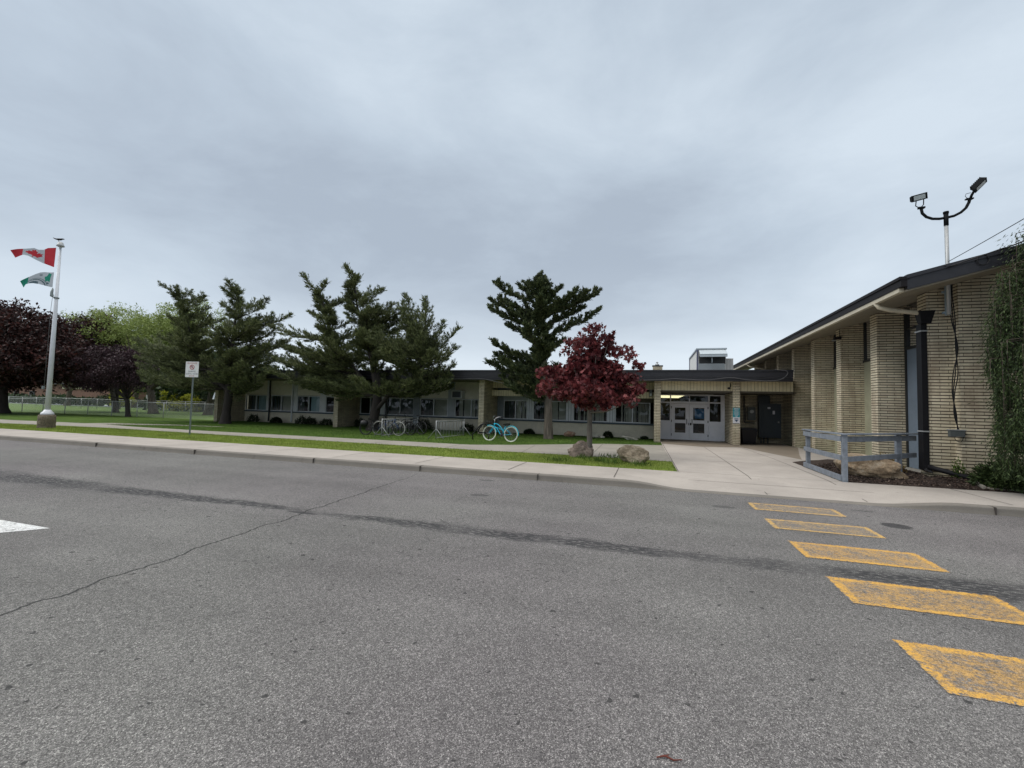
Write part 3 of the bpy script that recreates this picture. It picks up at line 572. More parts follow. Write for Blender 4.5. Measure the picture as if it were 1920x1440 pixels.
# roof cables along the fascia
def cable(name,pts,r,mat,label,cat='cable'):
    P=[Vector(p) for p in pts]; out=[]
    for i in range(len(P)-1):
        a,b,c,d=P[max(i-1,0)],P[i],P[i+1],P[min(i+2,len(P)-1)]
        for k in range(6):
            t=k/6; out.append(.5*((2*b)+(-a+c)*t+(2*a-5*b+4*c-d)*t*t+(-a+3*b-3*c+d)*t**3))
    out.append(P[-1]); o=MB().tube(out,r,6).build(name,mat); tag(o,label,cat); return o
cable('roof_cable',[(-10.6,22.9,3.2),(-8.9,22.9,3.22),(-7.4,22.9,2.95),(-5.5,22.95,2.85),(-4,22.9,3.1)],.013,'cable_grey','thin pale cable sagging from the roof fascia behind the dark conifer')
cable('roof_cable',[(-.9,22.9,3.20),(.4,22.9,3.22),(1.2,22.9,3.27),(2.6,22.9,3.22),(3.6,22.9,3.34),(4.4,22.9,3.24),(5.3,22.9,3.2),(5.75,22.9,3.28),(6.0,22.9,3.5),(5.95,22.9,3.66),(5.5,22.9,3.72)],.013,'cable_grey','grey cable looping along the dark fascia above the entrance')
# ---- rooftop unit
hv=thing('rooftop_unit',(3.4,28,3.66),'large pale metal ventilation unit with intake hood standing on the flat roof','ventilation unit')
MB().box(2.67,28.0,3.66,4.22,33,5.36).build('cabinet','hvac_light',hv)
mb=MB(); mb.box(2.62,27.95,5.36,4.27,33.05,5.43); mb.box(2.64,27.96,3.66,2.72,28.02,5.36,1); mb.box(2.63,32.9,3.66,2.7,33.03,5.36,1); mb.box(2.63,28,5.3,2.668,33,5.36,1); mb.build('trim',['hvac_metal','hvac_trim'],hv)
hexa=[(2.76,27.35,4.98),(4.2,27.35,4.98),(4.2,27.99,5.30),(2.76,27.99,5.30),(2.76,27.35,5.02),(4.2,27.35,5.02),(4.2,27.99,5.345),(2.76,27.99,5.345)]
mb=MB().hexa(hexa); mb.hexa([(2.76,27.35,4.85),(4.2,27.35,4.85),(4.2,27.4,4.85),(2.76,27.4,4.85),(2.76,27.35,4.99),(4.2,27.35,4.99),(4.2,27.4,4.99),(2.76,27.4,4.99)]); mb.build('intake_hood','hvac_metal',hv)
MB().box(2.78,27.92,4.5,4.18,27.99,4.95).build('louvre','frame_dark',hv); mb=MB(); mb.box(3.42,27.6,4.55,3.46,27.9,4.9); mb.hexa([(2.72,27.98,3.70),(4.22,27.98,3.70),(4.22,28,3.7),(2.72,28,3.7),(2.72,27.75,4.5),(4.1,27.75,4.5),(4.1,27.99,4.5),(2.72,27.99,4.5)]); mb.build('lower_panel','hvac_metal',hv)
mb=MB(); mb.box(4.23,28.1,3.66,4.62,30,4.83)
for i in range(5): mb.box(4.25+i*.075,28.08,3.7,4.262+i*.075,28.1,4.8,1)
mb.build('side_box',['hvac_light','electric_box'],hv)

# ---- items around the entrance
bn=thing('banner',(3.99,23.46,1.2),'narrow teal notice board with white lines over a white panel, fixed to the brick pillar','sign')
mb=MB(); mb.box(3.84,23.46,1.48,4.14,23.495,1.93,0)
for i,(w,h) in enumerate(((.2,.022),(.22,.016),(.15,.016),(.24,.016),(.2,.016),(.23,.016),(.14,.016),(.1,.016))): z=1.88-i*.052; mb.box(3.99-w/2,23.452,z,3.99+w/2,23.458,z+h,1)
mb.build('teal_panel',['teal','panel_white'],bn)
mb=MB(); mb.box(3.84,23.46,1.19,4.14,23.495,1.48,0); mb.box(3.90,23.452,1.41,4.08,23.458,1.435,1); mb.box(3.905,23.452,1.34,4.075,23.458,1.37,1); mb.box(3.94,23.452,1.31,4.04,23.458,1.34,1); mb.box(3.97,23.452,1.26,4.01,23.458,1.31,1); mb.build('white_panel',['panel_white','ink_blue'],bn)
cm=thing('security_camera',(3.68,23.4,2.95),'small black security camera under the porch fascia beside the pillar','camera')
mb=MB(); mb.tube([(3.74,23.55,3.1),(3.74,23.42,3.05),(3.72,23.4,2.92)],.025,8); mb.build('bracket','black',cm); MB().lathe([(.02,-.07),(.06,-.05),(.075,0),(.06,.03),(.02,.04)],(3.66,23.38,2.88),12).build('dome','black',cm)
wl=thing('wall_light',(.06,24.7,2.6),'small grey boxed light on siding left of the entrance pillar','wall light'); mb=MB(); mb.box(.0,24.6,2.45,.14,24.82,2.78); mb.box(.02,24.58,2.47,.12,24.6,2.6,1); mb.build('housing',['electric_box','lamp_lens'],wl)
tb=thing('trash_bin',(4.72,24.6,.14),'black plastic wheeled rubbish bin tucked behind the brick pillar','trash bin')
mb=MB(); mb.hexa([(4.45,24.4,.2),(5.0,24.4,.2),(5.0,24.9,.2),(4.45,24.9,.2),(4.38,24.33,.86),(5.07,24.33,.86),(5.07,24.97,.86),(4.38,24.97,.86)]); mb.build('body','plastic_black',tb)
mb=MB(); mb.hexa([(4.35,24.3,.86),(5.1,24.3,.86),(5.1,25.0,.86),(4.35,25.0,.86),(4.42,24.36,.95),(5.03,24.36,.95),(5.03,24.96,.95),(4.42,24.96,.95)]); mb.build('lid','plastic_black',tb)
for x in (4.46,4.99): mb=MB(); mb.tube([(x-.03,24.85,.22),(x+.03,24.85,.22)],.08,12); mb.build('wheel','rubber',tb)
ec=thing('electrical_cabinet',(5.9,25.8,.4),'tall dark grey electrical cabinet with small notices in the recessed brick bay','electrical cabinet')
mb=MB(); mb.box(5.42,25.62,.45,6.42,26.0,2.2); mb.build('body','electric_grey',ec)
mb=MB(); mb.box(5.6,25.59,.5,6.40,25.62,2.16); dd=mb.build('door','electric_grey',ec); mb=MB(); mb.box(6.26,25.55,1.22,6.32,25.59,1.3); mb.tube([(6.29,25.55,1.26),(6.29,25.53,1.26)],.03,10); mb.build('handle','chrome',dd)
MB().box(5.80,25.58,1.93,5.93,25.588,2.02).build('notice','panel_white',dd); MB().box(6.03,25.58,1.66,6.13,25.588,1.84).build('notice','panel_white',dd)
mb=MB(); mb.box(5.42,25.75,2.2,5.95,26.0,2.62); mb.build('duct','electric_grey',ec)
mb=MB()
for x in (5.55,5.68,5.86): mb.tube([(x,25.85,.13),(x,25.85,.46)],.035,8)
mb.build('conduit','electric_box',ec)
ebx=thing('meter_box',(5.05,25.9,1.4),'small grey electric meter box with round dial on the porch brick wall','meter box')
MB().box(4.93,25.75,1.32,5.28,26.0,2.0).build('body','electric_box',ebx); mb=MB(); mb.tube([(5.1,25.75,1.78),(5.1,25.68,1.78)],.09,14); mb.build('dial','galvanised',ebx)
mb=MB(); mb.tube([(4.78,25.93,2.6),(4.78,25.93,1.25),(4.84,25.93,1.18),(5.28,25.93,1.18)],.03,8); mb.tube([(4.86,25.93,2.0),(4.86,25.93,1.3)],.02,8); mb.build('conduit','electric_grey',ebx)

# ================================================================ HALL (right wing)
hall=thing('hall_building',(10,20,.13),'tall cream brick hall with deep pillars, low gabled roof and cream soffit','building')
SL=.262; XC=14.5
zr=lambda x,z0=4.62: z0+SL*(min(x,2*XC-x)-5.6)
mb=MB(); XW=7.3
bays=[13.9,16.05,16.47,18.72,19.12,21.40,21.80,24.08,24.48,26.75,27.15,29.4,29.8,32.1,32.5,34.8]
# main back wall (solid parts)
mb.box(XW+.12,13.55,0,XW+.4,36,4.9); 
mb.prism([(7.12,0),(21.9,0),(21.9,zr(21.9)-.02),(XC,zr(XC)-.02),(7.12,zr(7.12)-.02)],13.30,13.52); mb.prism([(XW+.42,0),(21.7,0),(21.7,4.6),(XC,6.7),(XW+.42,4.9)],35.8,36.0)
mb.box(21.5,13.52,0,21.9,35.8,4.8); mb.build('wall','brick',hall)
MB().prism([(6.6,0),(7.3,0),(7.3,zr(7.3)-.01),(6.6,zr(6.6)-.01)],13.52,13.9).build('brick_pillar','brick',hall)
for i in range(1,8):
    a=bays[2*i-1]; b=bays[2*i]; MB().prism([(6.6,0),(7.42,0),(7.42,zr(7.42)-.01),(6.6,zr(6.6)-.01)],a,b).build('brick_pillar','brick',hall)
for i in range(7):
    a,b=bays[2*i],bays[2*i+1]
    if i==0:
        mb=MB(); mb.box(7.28,a,.2,7.38,a+.08,4.95); mb.box(7.28,b-.08,.2,7.38,b,4.95); mb.box(7.28,a+.08,3.70,7.38,b-.08,3.78); mb.box(7.28,a+.08,4.3,7.37,b-.08,4.34); mb.box(7.28,14.95,3.78,7.37,15.01,4.9); mb.build('door_frame','frame_dark',hall)
        d=MB().box(7.31,a+.08,.24,7.36,14.97,3.70).box(7.31,14.98,.24,7.36,b-.08,3.70).box(7.30,a+.1,2.18,7.31,b-.1,2.2).build('door','door_blue',hall); MB().box(7.24,14.86,1.05,7.30,14.92,1.3).build('handle','chrome',d)
        MB().quad((7.34,a,3.78),(7.34,b,3.78),(7.34,b,5.0),(7.34,a,5.0)).build('pane','glass',hall); MB().box(6.7,a+.02,.1,7.3,b-.02,.235).build('step','concrete_old',hall)
    else:
        MB().box(7.3,a,0,7.38,b,3.60).build('tan_panel','tan_panel',hall)
        mb=MB(); t=.06; mb.box(7.27,a,3.60,7.38,b,3.68); mb.box(7.3,a,3.68,7.37,a+t,5.05); mb.box(7.3,b-t,3.68,7.37,b,5.05); mb.box(7.3,(a+b)/2-.03,3.68,7.37,(a+b)/2+.03,5.05); mb.box(7.3,(a+b)/2-.6,3.68,7.36,(a+b)/2-.57,5.05); w=mb.build('window','frame_dark',hall)
        MB().quad((7.34,a,3.68),(7.34,b,3.68),(7.34,b,5.05),(7.34,a,5.05)).build('pane','glass',w)
# roof slabs with fascia
yA,yB=12.2,38.0
def slab(x0,x1,d0,d1,ya,yb,mi=0,m_=None):
    return MB().hexa([(x0,ya,zr(x0)+d0),(x1,ya,zr(x1)+d0),(x1,yb,zr(x1)+d0),(x0,yb,zr(x0)+d0),(x0,ya,zr(x0)+d1),(x1,ya,zr(x1)+d1),(x1,yb,zr(x1)+d1),(x0,yb,zr(x0)+d1)])
mb=slab(5.66,XC,.02,.26,yA+.06,yB); m2=slab(XC,23.3,.02,.26,yA+.06,yB); mb.hexa(m2.v); hroof=mb.build('roof','roof_gravel',hall)
mb=slab(5.62,XC,.0,.255,yA,yA+.055); mb.hexa(slab(XC,23.3,.0,.255,yA,yA+.055).v); mb.hexa(slab(5.6,XC,.258,.345,yA-.025,yA+.1).v); mb.hexa(slab(XC,23.32,.258,.345,yA-.025,yA+.1).v); mb.build('rake_fascia','fascia',hall)
mb=MB(); mb.box(5.50,yA,4.70,5.62,yB,4.90); mb.box(5.52,yA+.15,4.60,5.62,yB,4.695,1); mb.box(5.47,yA-.01,4.86,5.66,yB,4.93); mb.build('gutter',['fascia_brown','gutter_cream'],hall)
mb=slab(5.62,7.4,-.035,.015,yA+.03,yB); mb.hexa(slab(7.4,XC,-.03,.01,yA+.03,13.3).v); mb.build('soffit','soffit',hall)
mb=MB(); mb.box(7.95,13.26,2.85,8.35,13.30,4.1); mb.build('vent_window','frame_dark',hall)
# cream leader pipe + black downspout at the corner
mb=MB(); P=[(5.56,13.55,4.62),(5.62,13.52,4.50),(5.85,13.5,4.42),(6.45,13.5,4.32),(6.55,13.5,4.30)]; mb.tube(P,.055,10,0); mb.build('leader_pipe','gutter_cream',hall)
mb=MB(); mb.hexa([(6.46,13.44,4.05),(6.66,13.44,4.05),(6.66,13.60,4.05),(6.46,13.60,4.05),(6.40,13.38,4.36),(6.72,13.38,4.36),(6.72,13.64,4.36),(6.40,13.64,4.36)]); mb.box(6.475,13.50,.5,6.595,13.72,4.05); mb.box(6.465,13.48,1.35,6.60,13.73,1.38,1); mb.box(6.45,13.47,3.85,6.60,13.73,3.88,1)
mb.hexa([(6.47,13.5,.42),(6.6,13.4,.36),(6.6,13.66,.36),(6.47,13.72,.42),(6.475,13.50,.55),(6.6,13.48,.55),(6.6,13.68,.55),(6.475,13.72,.55)]); mb.tube([(6.55,13.48,.50),(6.75,13.28,.44),(7.1,13.1,.34),(7.38,12.98,.26)],.06,10); mb.tube([(7.34,13.0,.27),(7.44,12.96,.23)],.085,10); mb.build('downspout',['pipe_black','galvanised'],hall)
mb=MB(); mb.tube([(5.56,29.3,4.6),(5.66,29.1,4.45),(6.2,28.9,4.30),(6.6,28.9,4.2)],.05,8); mb.build('leader_pipe','gutter_cream',hall)
hl=thing('hanging_lamp',(6.5,18.8,4.6),'small black lamp bracket below the hall soffit beside a brick pillar','lamp'); mb=MB(); mb.tube([(6.57,18.70,4.86),(6.57,18.70,4.55)],.012,6); mb.build('stem','black',hl); MB().hexa([(6.36,18.62,4.42),(6.6,18.62,4.46),(6.6,18.78,4.46),(6.36,18.78,4.42),(6.4,18.62,4.52),(6.6,18.62,4.56),(6.6,18.78,4.56),(6.4,18.78,4.52)]).build('lamp_head','black',hl); MB().box(6.34,18.63,4.40,6.44,18.77,4.42).build('lens','galvanised',hl)
# ---- twin flood light on pole
fl=thing('flood_light_pole',(6.89,13.2,4.2),'twin black floodlights on a curved crossarm over the hall roof corner','floodlight')
mb=MB(); mb.tube([(6.9,13.22,4.2),(6.89,13.22,6.4)],.04,12,0); mb.tube([(6.89,13.22,6.4),(6.89,13.22,6.72)],.047,12,1); mb.lathe([(.055,6.70),(.055,6.75),(.02,6.76)],(6.89,13.22,0),12,1); mb.build('pole',['galvanised','lamp_body'],fl)
arm=[(6.40,13.22,6.88),(6.42,13.22,6.76),(6.50,13.22,6.66),(6.62,13.22,6.60),(6.76,13.22,6.585),(6.9,13.22,6.60),(7.05,13.22,6.63),(7.18,13.22,6.70),(7.28,13.22,6.80),(7.34,13.22,6.93),(7.36,13.22,7.02)]
MB().tube(arm,.031,10).build('crossarm','lamp_body',fl)
def flood(c,ax,up,fw,w,h,d):
    c=Vector(c); ax=Vector(ax).normalized(); fw=Vector(fw); fw=(fw-ax*fw.dot(ax)).normalized(); up=fw.cross(ax).normalized(); 
    if up.z<0 and abs(up.z)>.3: up=-up
    P=lambda a,b,e: c+ax*a*w/2+up*b*h/2+fw*e*d/2
    mb=MB(); mb.hexa([P(-1,-1,1),P(1,-1,1),P(.8,-.8,-1),P(-.8,-.8,-1),P(-1,1,1),P(1,1,1),P(.8,.8,-1),P(-.8,.8,-1)])
    for i in range(7): t=-.8+i*.266; q=c+ax*t*w/2-fw*d*.5; mb.beam(q-up*h*.38,q+up*h*.38,.012,.03,0,tuple(fw))
    hd=mb.build('lamp_head','lamp_body',fl)
    a=[P(-.72,-.68,1.06),P(.72,-.68,1.06),P(.72,.68,1.06),P(-.72,.68,1.06)]; MB().quad(*a).build('lens','lamp_lens',hd)
flood((6.31,13.15,7.14),(1,0,.22),(0,0,1),(-.25,-.9,-.35),.33,.155,.11)
flood((7.46,13.1,7.30),(.62,-.25,.75),(0,0,1),(.75,-.55,-.5),.30,.21,.12)
mb=MB(); mb.tube([(6.27,13.15,7.06),(6.28,13.2,6.95),(6.34,13.22,6.92),(6.40,13.22,6.92),(6.44,13.2,6.97),(6.42,13.15,7.08)],.011,6); mb.box(6.34,13.18,6.88,6.47,13.26,6.92); mb.tube([(7.36,13.22,7.0),(7.38,13.18,7.1),(7.42,13.14,7.2)],.028,8); mb.box(7.28,13.18,7.0,7.42,13.26,7.03); mb.tube([(7.30,13.2,7.03),(7.26,13.2,7.08),(7.28,13.2,7.14),(7.36,13.18,7.15)],.006,5); mb.build('bracket','lamp_body',fl)
mb=MB(); mb.box(6.86,13.24,4.20,6.94,13.30,4.92); mb.box(6.80,13.26,4.24,6.86,13.30,4.29); mb.box(6.80,13.26,4.75,6.86,13.30,4.80); mb.build('mounting_bracket','steel_blue',fl)
for k,dx in enumerate((0,.025,-.02)):
    cable('wall_cable',[(6.98+dx,13.26,5.1),(6.97+dx,13.27,4.7),(7.0+dx*1.6,13.27,4.1),(7.06-dx,13.27,3.4),(7.02+dx*2,13.27,2.8),(6.97+dx,13.27,2.3),(7.0-dx,13.27,1.8),(7.05+dx,13.27,1.38)],.011,'black',['thick black cable hanging down the hall brick wall','black cable to the right of the thick wall cable','black cable to the left of the thick wall cable'][k])
cable('wall_cable',[(6.3,12.14,5.12),(6.5,12.6,5.0),(6.75,12.6,5.0),(7.0,13.2,5.05),(7.6,13.2,5.3),(8.1,13.2,5.45)],.012,'black','black cable following the hall gable just below the roof edge')
pts=[(6.98+.11*math.cos(t*1.05),12.17,5.20+.11*math.sin(t*1.05)) for t in range(13)]; cable('cable_coil',pts,.01,'black','coiled black cable loop on the hall roof fascia')
cable('overhead_wire',[(6.9,13.2,5.50),(6.54,10,5.42),(5.4,0,5.25),(3.2,-20,5.5)],.008,'black','thin overhead wire rising to the right from the floodlight pole','overhead wire')
cable('overhead_wire',[(6.35,12.16,5.08),(6.9,11.5,5.22),(7.18,11,5.29),(9.4,5,5.9),(14,-10,7.5)],.013,'black','thicker overhead cable leaving the hall roof edge towards the right','overhead wire')
jb=thing('junction_box',(7.05,13.25,1.4),'small grey electrical junction box low on the hall brick wall','junction box'); mb=MB(); mb.box(6.86,13.20,1.27,7.14,13.30,1.42); mb.build('body','electric_box',jb); mb=MB(); mb.box(6.84,13.19,1.42,7.16,13.30,1.44); mb.build('lid','galvanised',jb); cable('wall_cable',[(6.97,13.27,1.27),(7.0,13.27,1.18),(7.1,13.27,1.15),(7.15,13.27,1.3)],.007,'black','short cable loop below the grey junction box')

# ---- mulch bed and splash block
mb=MB(); nx,ny=30,14; 
for i in range(nx+1):
    for j in range(ny+1):
        x=4.45+ (12-4.45)*i/nx; t=j/ny; y=12.41+(16.6-12.41)*t if x<6.6 else 12.41+(13.35-12.41)*t
        z=.13+.02+(.14*min(1,t*(3 if x<6.6 else 1.3)))*(1 if x>5.4 else (x-4.45)/.95)+rnd.uniform(-.012,.012)-(.03 if j==0 else 0)
        mb.v.append((x,y,z))
for i in range(nx):
    for j in range(ny): a=i*(ny+1)+j; mb.face([a,a+ny+1,a+ny+2,a+1],0,True)
struct(mb.build('mulch_bed','mulch'))
P=[];D=[]
for i in range(9000):
    x=rnd.uniform(4.5,11) if i%3 else rnd.uniform(4.5,7.4); yb=13.3 if x>6.6 else 15.6; y=rnd.uniform(12.44,yb); t=(y-12.41)/((4.19) if x<6.6 else .94)
    z=.155+(.14*min(1,t*(3 if x<6.6 else 1.3)))*(1 if x>5.4 else (x-4.45)/.95); P.append((x,y,z)); D.append((rnd.gauss(0,1),rnd.gauss(0,1),rnd.uniform(-.1,.5)))
n=NT('mulch_chip'); c=n.ramp(n.geo().outputs['Random Per Island'],[(0,(.018,.012,.010)),(.5,(.05,.030,.022)),(.9,(.10,.066,.05)),(1,(.24,.19,.15))]); n.col(c); n.b.inputs['Roughness'].default_value=.95; MATS['mulch_chip']=n.m
tag(fast('mulch',blades(np.array(P),np.array(D),rng.uniform(.03,.09,len(P)),.022),4,'mulch_chip'),'dark brown bark chips covering the bed by the hall','mulch',kind='stuff')
mb=MB(); mb.hexa([(7.05,12.5,.17),(7.75,12.45,.17),(7.55,13.1,.26),(7.15,13.1,.26),(7.05,12.5,.19),(7.75,12.45,.19),(7.55,13.1,.28),(7.15,13.1,.28)]); mb.beam((7.05,12.46,.2),(7.15,13.1,.3),.05,.06); mb.beam((7.75,12.44,.2),(7.55,13.1,.3),.05,.06)
tag(mb.build('splash_block','concrete_old'),'sunken concrete splash block below the black downspout outlet','splash block')
# ---- timber railing
rl=thing('railing',(4.42,12.5,.14),'weathered blue grey timber handrail around the mulch bed corner','railing')
A=(4.45,12.48); B=(4.52,15.25); Cc=(6.42,13.98)
for (x,y,zt) in ((A[0],A[1],1.24),(B[0],B[1],1.22)): 
    MB().box(x-.05,y-.05,.12,x+.05,y+.05,zt).build('post','rail_paint',rl)
MB().box(5.98,13.62,.2,6.09,13.73,1.24).build('post','rail_paint',rl)
mb=MB(); mb.beam((A[0]-.07,A[1]-.0,1.15),(B[0]-.07,B[1]+.12,1.14),.04,.13); mb.beam((A[0]-.07,A[1],.70),(B[0]-.07,B[1]+.08,.69),.04,.12); mb.beam((A[0]-.07,A[1],.22),(B[0]-.07,B[1]+.12,.22),.04,.13); mb.build('side_rail','rail_paint',rl)
mb=MB(); mb.beam((A[0]+.05,A[1]+.06,1.14),(Cc[0]+.12,Cc[1],1.17),.04,.13); mb.beam((A[0]+.05,A[1]+.06,.66),(Cc[0]+.12,Cc[1],.74),.04,.12); mb.build('long_rail','rail_paint',rl)
mb=MB(); mb.beam((A[0]-.03,A[1]-.1,1.262),(B[0]-.03,B[1]+.2,1.25),.14,.035); mb.beam((A[0]+.06,A[1]+.02,1.262),(Cc[0]+.14,Cc[1],1.285),.14,.035); mb.build('cap_board','rail_paint',rl)

# ================================================================ STONES
def rock(name,c,size,rz,mat,label,seed,tilt=(0,0),cut=.35,n=3):
    import bmesh
    r=random.Random(seed); bm=bmesh.new(); bmesh.ops.create_icosphere(bm,subdivisions=5 if size[0]>.4 else 4,radius=1)
    planes=[(Vector((r.gauss(0,1),r.gauss(0,1),r.gauss(0,.8))).normalized(),r.uniform(.62,.9)) for _ in range(16)]
    from mathutils import noise as ns
    for v in bm.verts:
        p=v.co.copy()
        for q,d in planes:
            s=p.dot(q)
            if s>d: p-=q*(s-d)*.85
        k=1+.22*ns.fractal(p*1.4+Vector((seed,0,0)),1,2,4)+.03*ns.noise(p*7)
        v.co=p*(k+.06*ns.fractal(p*4.0+Vector((0,seed,0)),1,2,5))
    M=Matrix.Rotation(rz,4,'Z')@Matrix.Rotation(tilt[0],4,'X')@Matrix.Rotation(tilt[1],4,'Y')@Matrix.Diagonal((*size,1))
    bm.transform(M); mb=MB(); mb.v=[tuple(v.co+Vector(c)) for v in bm.verts]
    for f in bm.faces: mb.face([v.index for v in f.verts],0,True)
    bm.free(); return tag(mb.build(name,mat),label,'boulder')
rock('boulder',(-2.14,14.75,.27),(.46,.34,.37),.2,'stone_pink','pointed pinkish grey boulder left of the red maple trunk',3,(0,-.35))
rock('boulder',(-.42,13.95,.33),(.55,.36,.30),-.2,'stone_grey','wide weathered grey tan boulder on the grass right of the red maple',11,(0,.28))
rock('boulder',(5.35,13.35,.42),(.80,.42,.32),-.42,'stone_tan','large flat tan boulder in the mulch behind the timber railing',5,(0,.22))
rock('boulder',(-4.25,24.7,.26),(.36,.25,.2),.1,'stone_red','reddish boulder against the classroom wall behind the maple',8)
for i,(x,y,s) in enumerate(((-3.1,24.9,.16),(-2.75,24.8,.13),(-2.45,24.7,.15))): rock('boulder',(x,y,.17),(s*1.4,s,s*.8),i,'stone_pale',['small pale stone left of two others at the wall behind the maple','small pale stone between two others at the wall behind the maple','small pale stone right of two others at the wall behind the maple'][i],20+i)
rock('boulder',(-.95,24.4,.18),(.45,.15,.12),.3,'stone_pale','pale driftwood-like stone near the entrance pillar by the wall',31,(0,.2))
rock('boulder',(-29.6,24.7,.18),(.35,.2,.1),.1,'stone_pale','pale flat stone at the left corner of the classroom wing',33)

# ================================================================ TREES
def trunk_tube(mb,pts,rad,n=10,m=0):
    P=[Vector(p) for p in pts]; out=[];rr=[]
    for i in range(len(P)-1):
        a,b,c,d=P[max(i-1,0)],P[i],P[i+1],P[min(i+2,len(P)-1)]
        for k in range(4):
            t=k/4; out.append(.5*((2*b)+(-a+c)*t+(2*a-5*b+4*c-d)*t*t+(-a+3*b-3*c+d)*t**3)); rr.append((rad[i]*(1-t)+rad[i+1]*t)*rnd.uniform(.93,1.07))
    out.append(P[-1]); rr.append(rad[-1]); mb.tube(out,rr,n,m)
def conifer(name,base,spine,srad,tips,label,leaf,barkm,density=1.0,thick=.30,blade=(.15,.035),extra=26,zmin=2.5,curve=.25,subl=1.2,leadw=1.1,rise=.30,mids=2,flat=.45,group=None,lean=(-.35,0,.08),cz=(6,3.2),stems=()):
    """spine: trunk points; tips: (x,z) ends of limbs near depth base.y"""
    t=thing(name,base,label,'tree',group); mb=MB(); trunk_tube(mb,spine,srad,12)
    for sp,sr in stems: trunk_tube(mb,sp,sr,10)
    SP=[Vector(p) for p in spine]; allsp=[SP]+[[Vector(p) for p in sp] for sp,_ in stems]
    limbs=[]
    xc=sum(p[0] for p in tips)/len(tips)
    hw=(max(p[0] for p in tips)-min(p[0] for p in tips))/2
    for (x,z) in tips: limbs.append(Vector((x,base[1]+rnd.uniform(-.9,.9),z)))
    for (x,z) in tips:
        for q in range(mids):
            k_=rnd.uniform(.45,.9); zz=z*k_+3.2*(1-k_)+rnd.uniform(-.4,.3); limbs.append(Vector((xc+(x-xc)*k_+rnd.uniform(-.4,.4),base[1]+rnd.choice((-1,1))*rnd.uniform(.5,2.4)*(1.25-k_*.6),max(2.5,zz))))
    for i in range(extra):   # limbs filling the crown front and back
        a=rnd.uniform(0,2*math.pi); z=rnd.uniform(zmin,cz[0]); k=hw*(1-.5*max(0,(z-cz[1])/(cz[0]+2-cz[1])))*rnd.uniform(.45,.85)
        limbs.append(Vector((xc+math.cos(a)*k,base[1]+math.sin(a)*min(k,3.2),z+rnd.uniform(0,.5))))
    for sp in allsp:
        top=sp[-1]; Hs=top.z-3.2
        z=3.4
        while z<top.z-.15:
            p=next((sp[i].lerp(sp[i+1],(z-sp[i].z)/(sp[i+1].z-sp[i].z+1e-6)) for i in range(len(sp)-1) if sp[i].z<=z<=sp[i+1].z),top)
            a_=rnd.uniform(0,6.283); l=(.28+.16*(top.z-z))*rnd.uniform(.7,1.15); l=min(l,leadw); limbs.append(('S',p,p+Vector((math.cos(a_)*l+lean[0]*l,math.sin(a_)*l,l*rnd.uniform(.55,1.0))))); z+=rnd.uniform(.10,.2)
        limbs.append(('S',sp[-2].lerp(top,.6),top+(top-sp[-2]).normalized()*.35))
    Pb=[];Db=[];Lb=[]
    for tip in limbs:
        short=None
        if isinstance(tip,tuple): short,tip=tip[1],tip[2]
        s=min(allsp,key=lambda q:min((Vector((p.x,p.y,p.z*.6))-Vector((tip.x,tip.y,tip.z*.6-.6))).length for p in q))
        # attach below the tip
        want=tip.z-rise*math.hypot(tip.x-s[-1].x,tip.y-s[-1].y)-.4; want=max(want,1.5+ .25*rnd.random()); best=None
        for i in range(len(s)-1):
            if s[i].z<=want<=s[i+1].z: best=s[i].lerp(s[i+1],(want-s[i].z)/(s[i+1].z-s[i].z+1e-6))
        if best is None: best=s[-1] if want>s[-1].z else s[min(1,len(s)-1)]
        if short is not None: best=short
        d=tip-best; L=max(.2,d.length); side=Vector((-d.y,d.x,0)); side=side.normalized() if side.length>.01 else Vector((1,0,0))
        c1=best+d*.33+Vector((0,0,-curve*L*.35))+side*rnd.uniform(-.1,.1)*L; c2=best+d*.7+Vector((0,0,-curve*L*.30)); 
        pts=[]; K=max(7,int(L/.16))
        for k in range(K+1):
            u=k/K; pts.append(best*(1-u)**3+c1*3*u*(1-u)**2+c2*3*u*u*(1-u)+tip*u**3)
        mb.tube(pts[::2]+[pts[-1]],[max(.010,.015*L*(1-q/(len(pts[::2])))**1.3) for q in range(len(pts[::2]))]+[.008],6)
        def foliate(pts,K,L,u0,thick,dn=1.0):
            for k in range(int(K*u0),K+1):
                u=k/K; dd=(pts[min(k+1,K)]-pts[max(k-1,0)]).normalized()
                for q in range(2):
                    r=thick*(1.15-1.0*u**1.5)*rnd.uniform(.6,1.4)
                    o=Vector((rnd.gauss(0,1),rnd.gauss(0,1),rnd.gauss(.1,.6)*flat)); o=(o-dd*o.dot(dd)*.7).normalized()
                    tw=(dd*rnd.uniform(.9,1.3)+o*rnd.uniform(.35,.75)+Vector(lean)*.5).normalized()
                    for b in range(int(10*density*dn)):
                        w=rnd.random()**.8; Pb.append(pts[k]+tw*(w*r*1.6)+Vector((rnd.gauss(0,.022),rnd.gauss(0,.022),rnd.gauss(0,.022)))); Db.append(tw*1.3+Vector((rnd.gauss(0,.34),rnd.gauss(0,.34),rnd.gauss(.08,.3))))
        foliate(pts,K,L,.12,thick*.7)
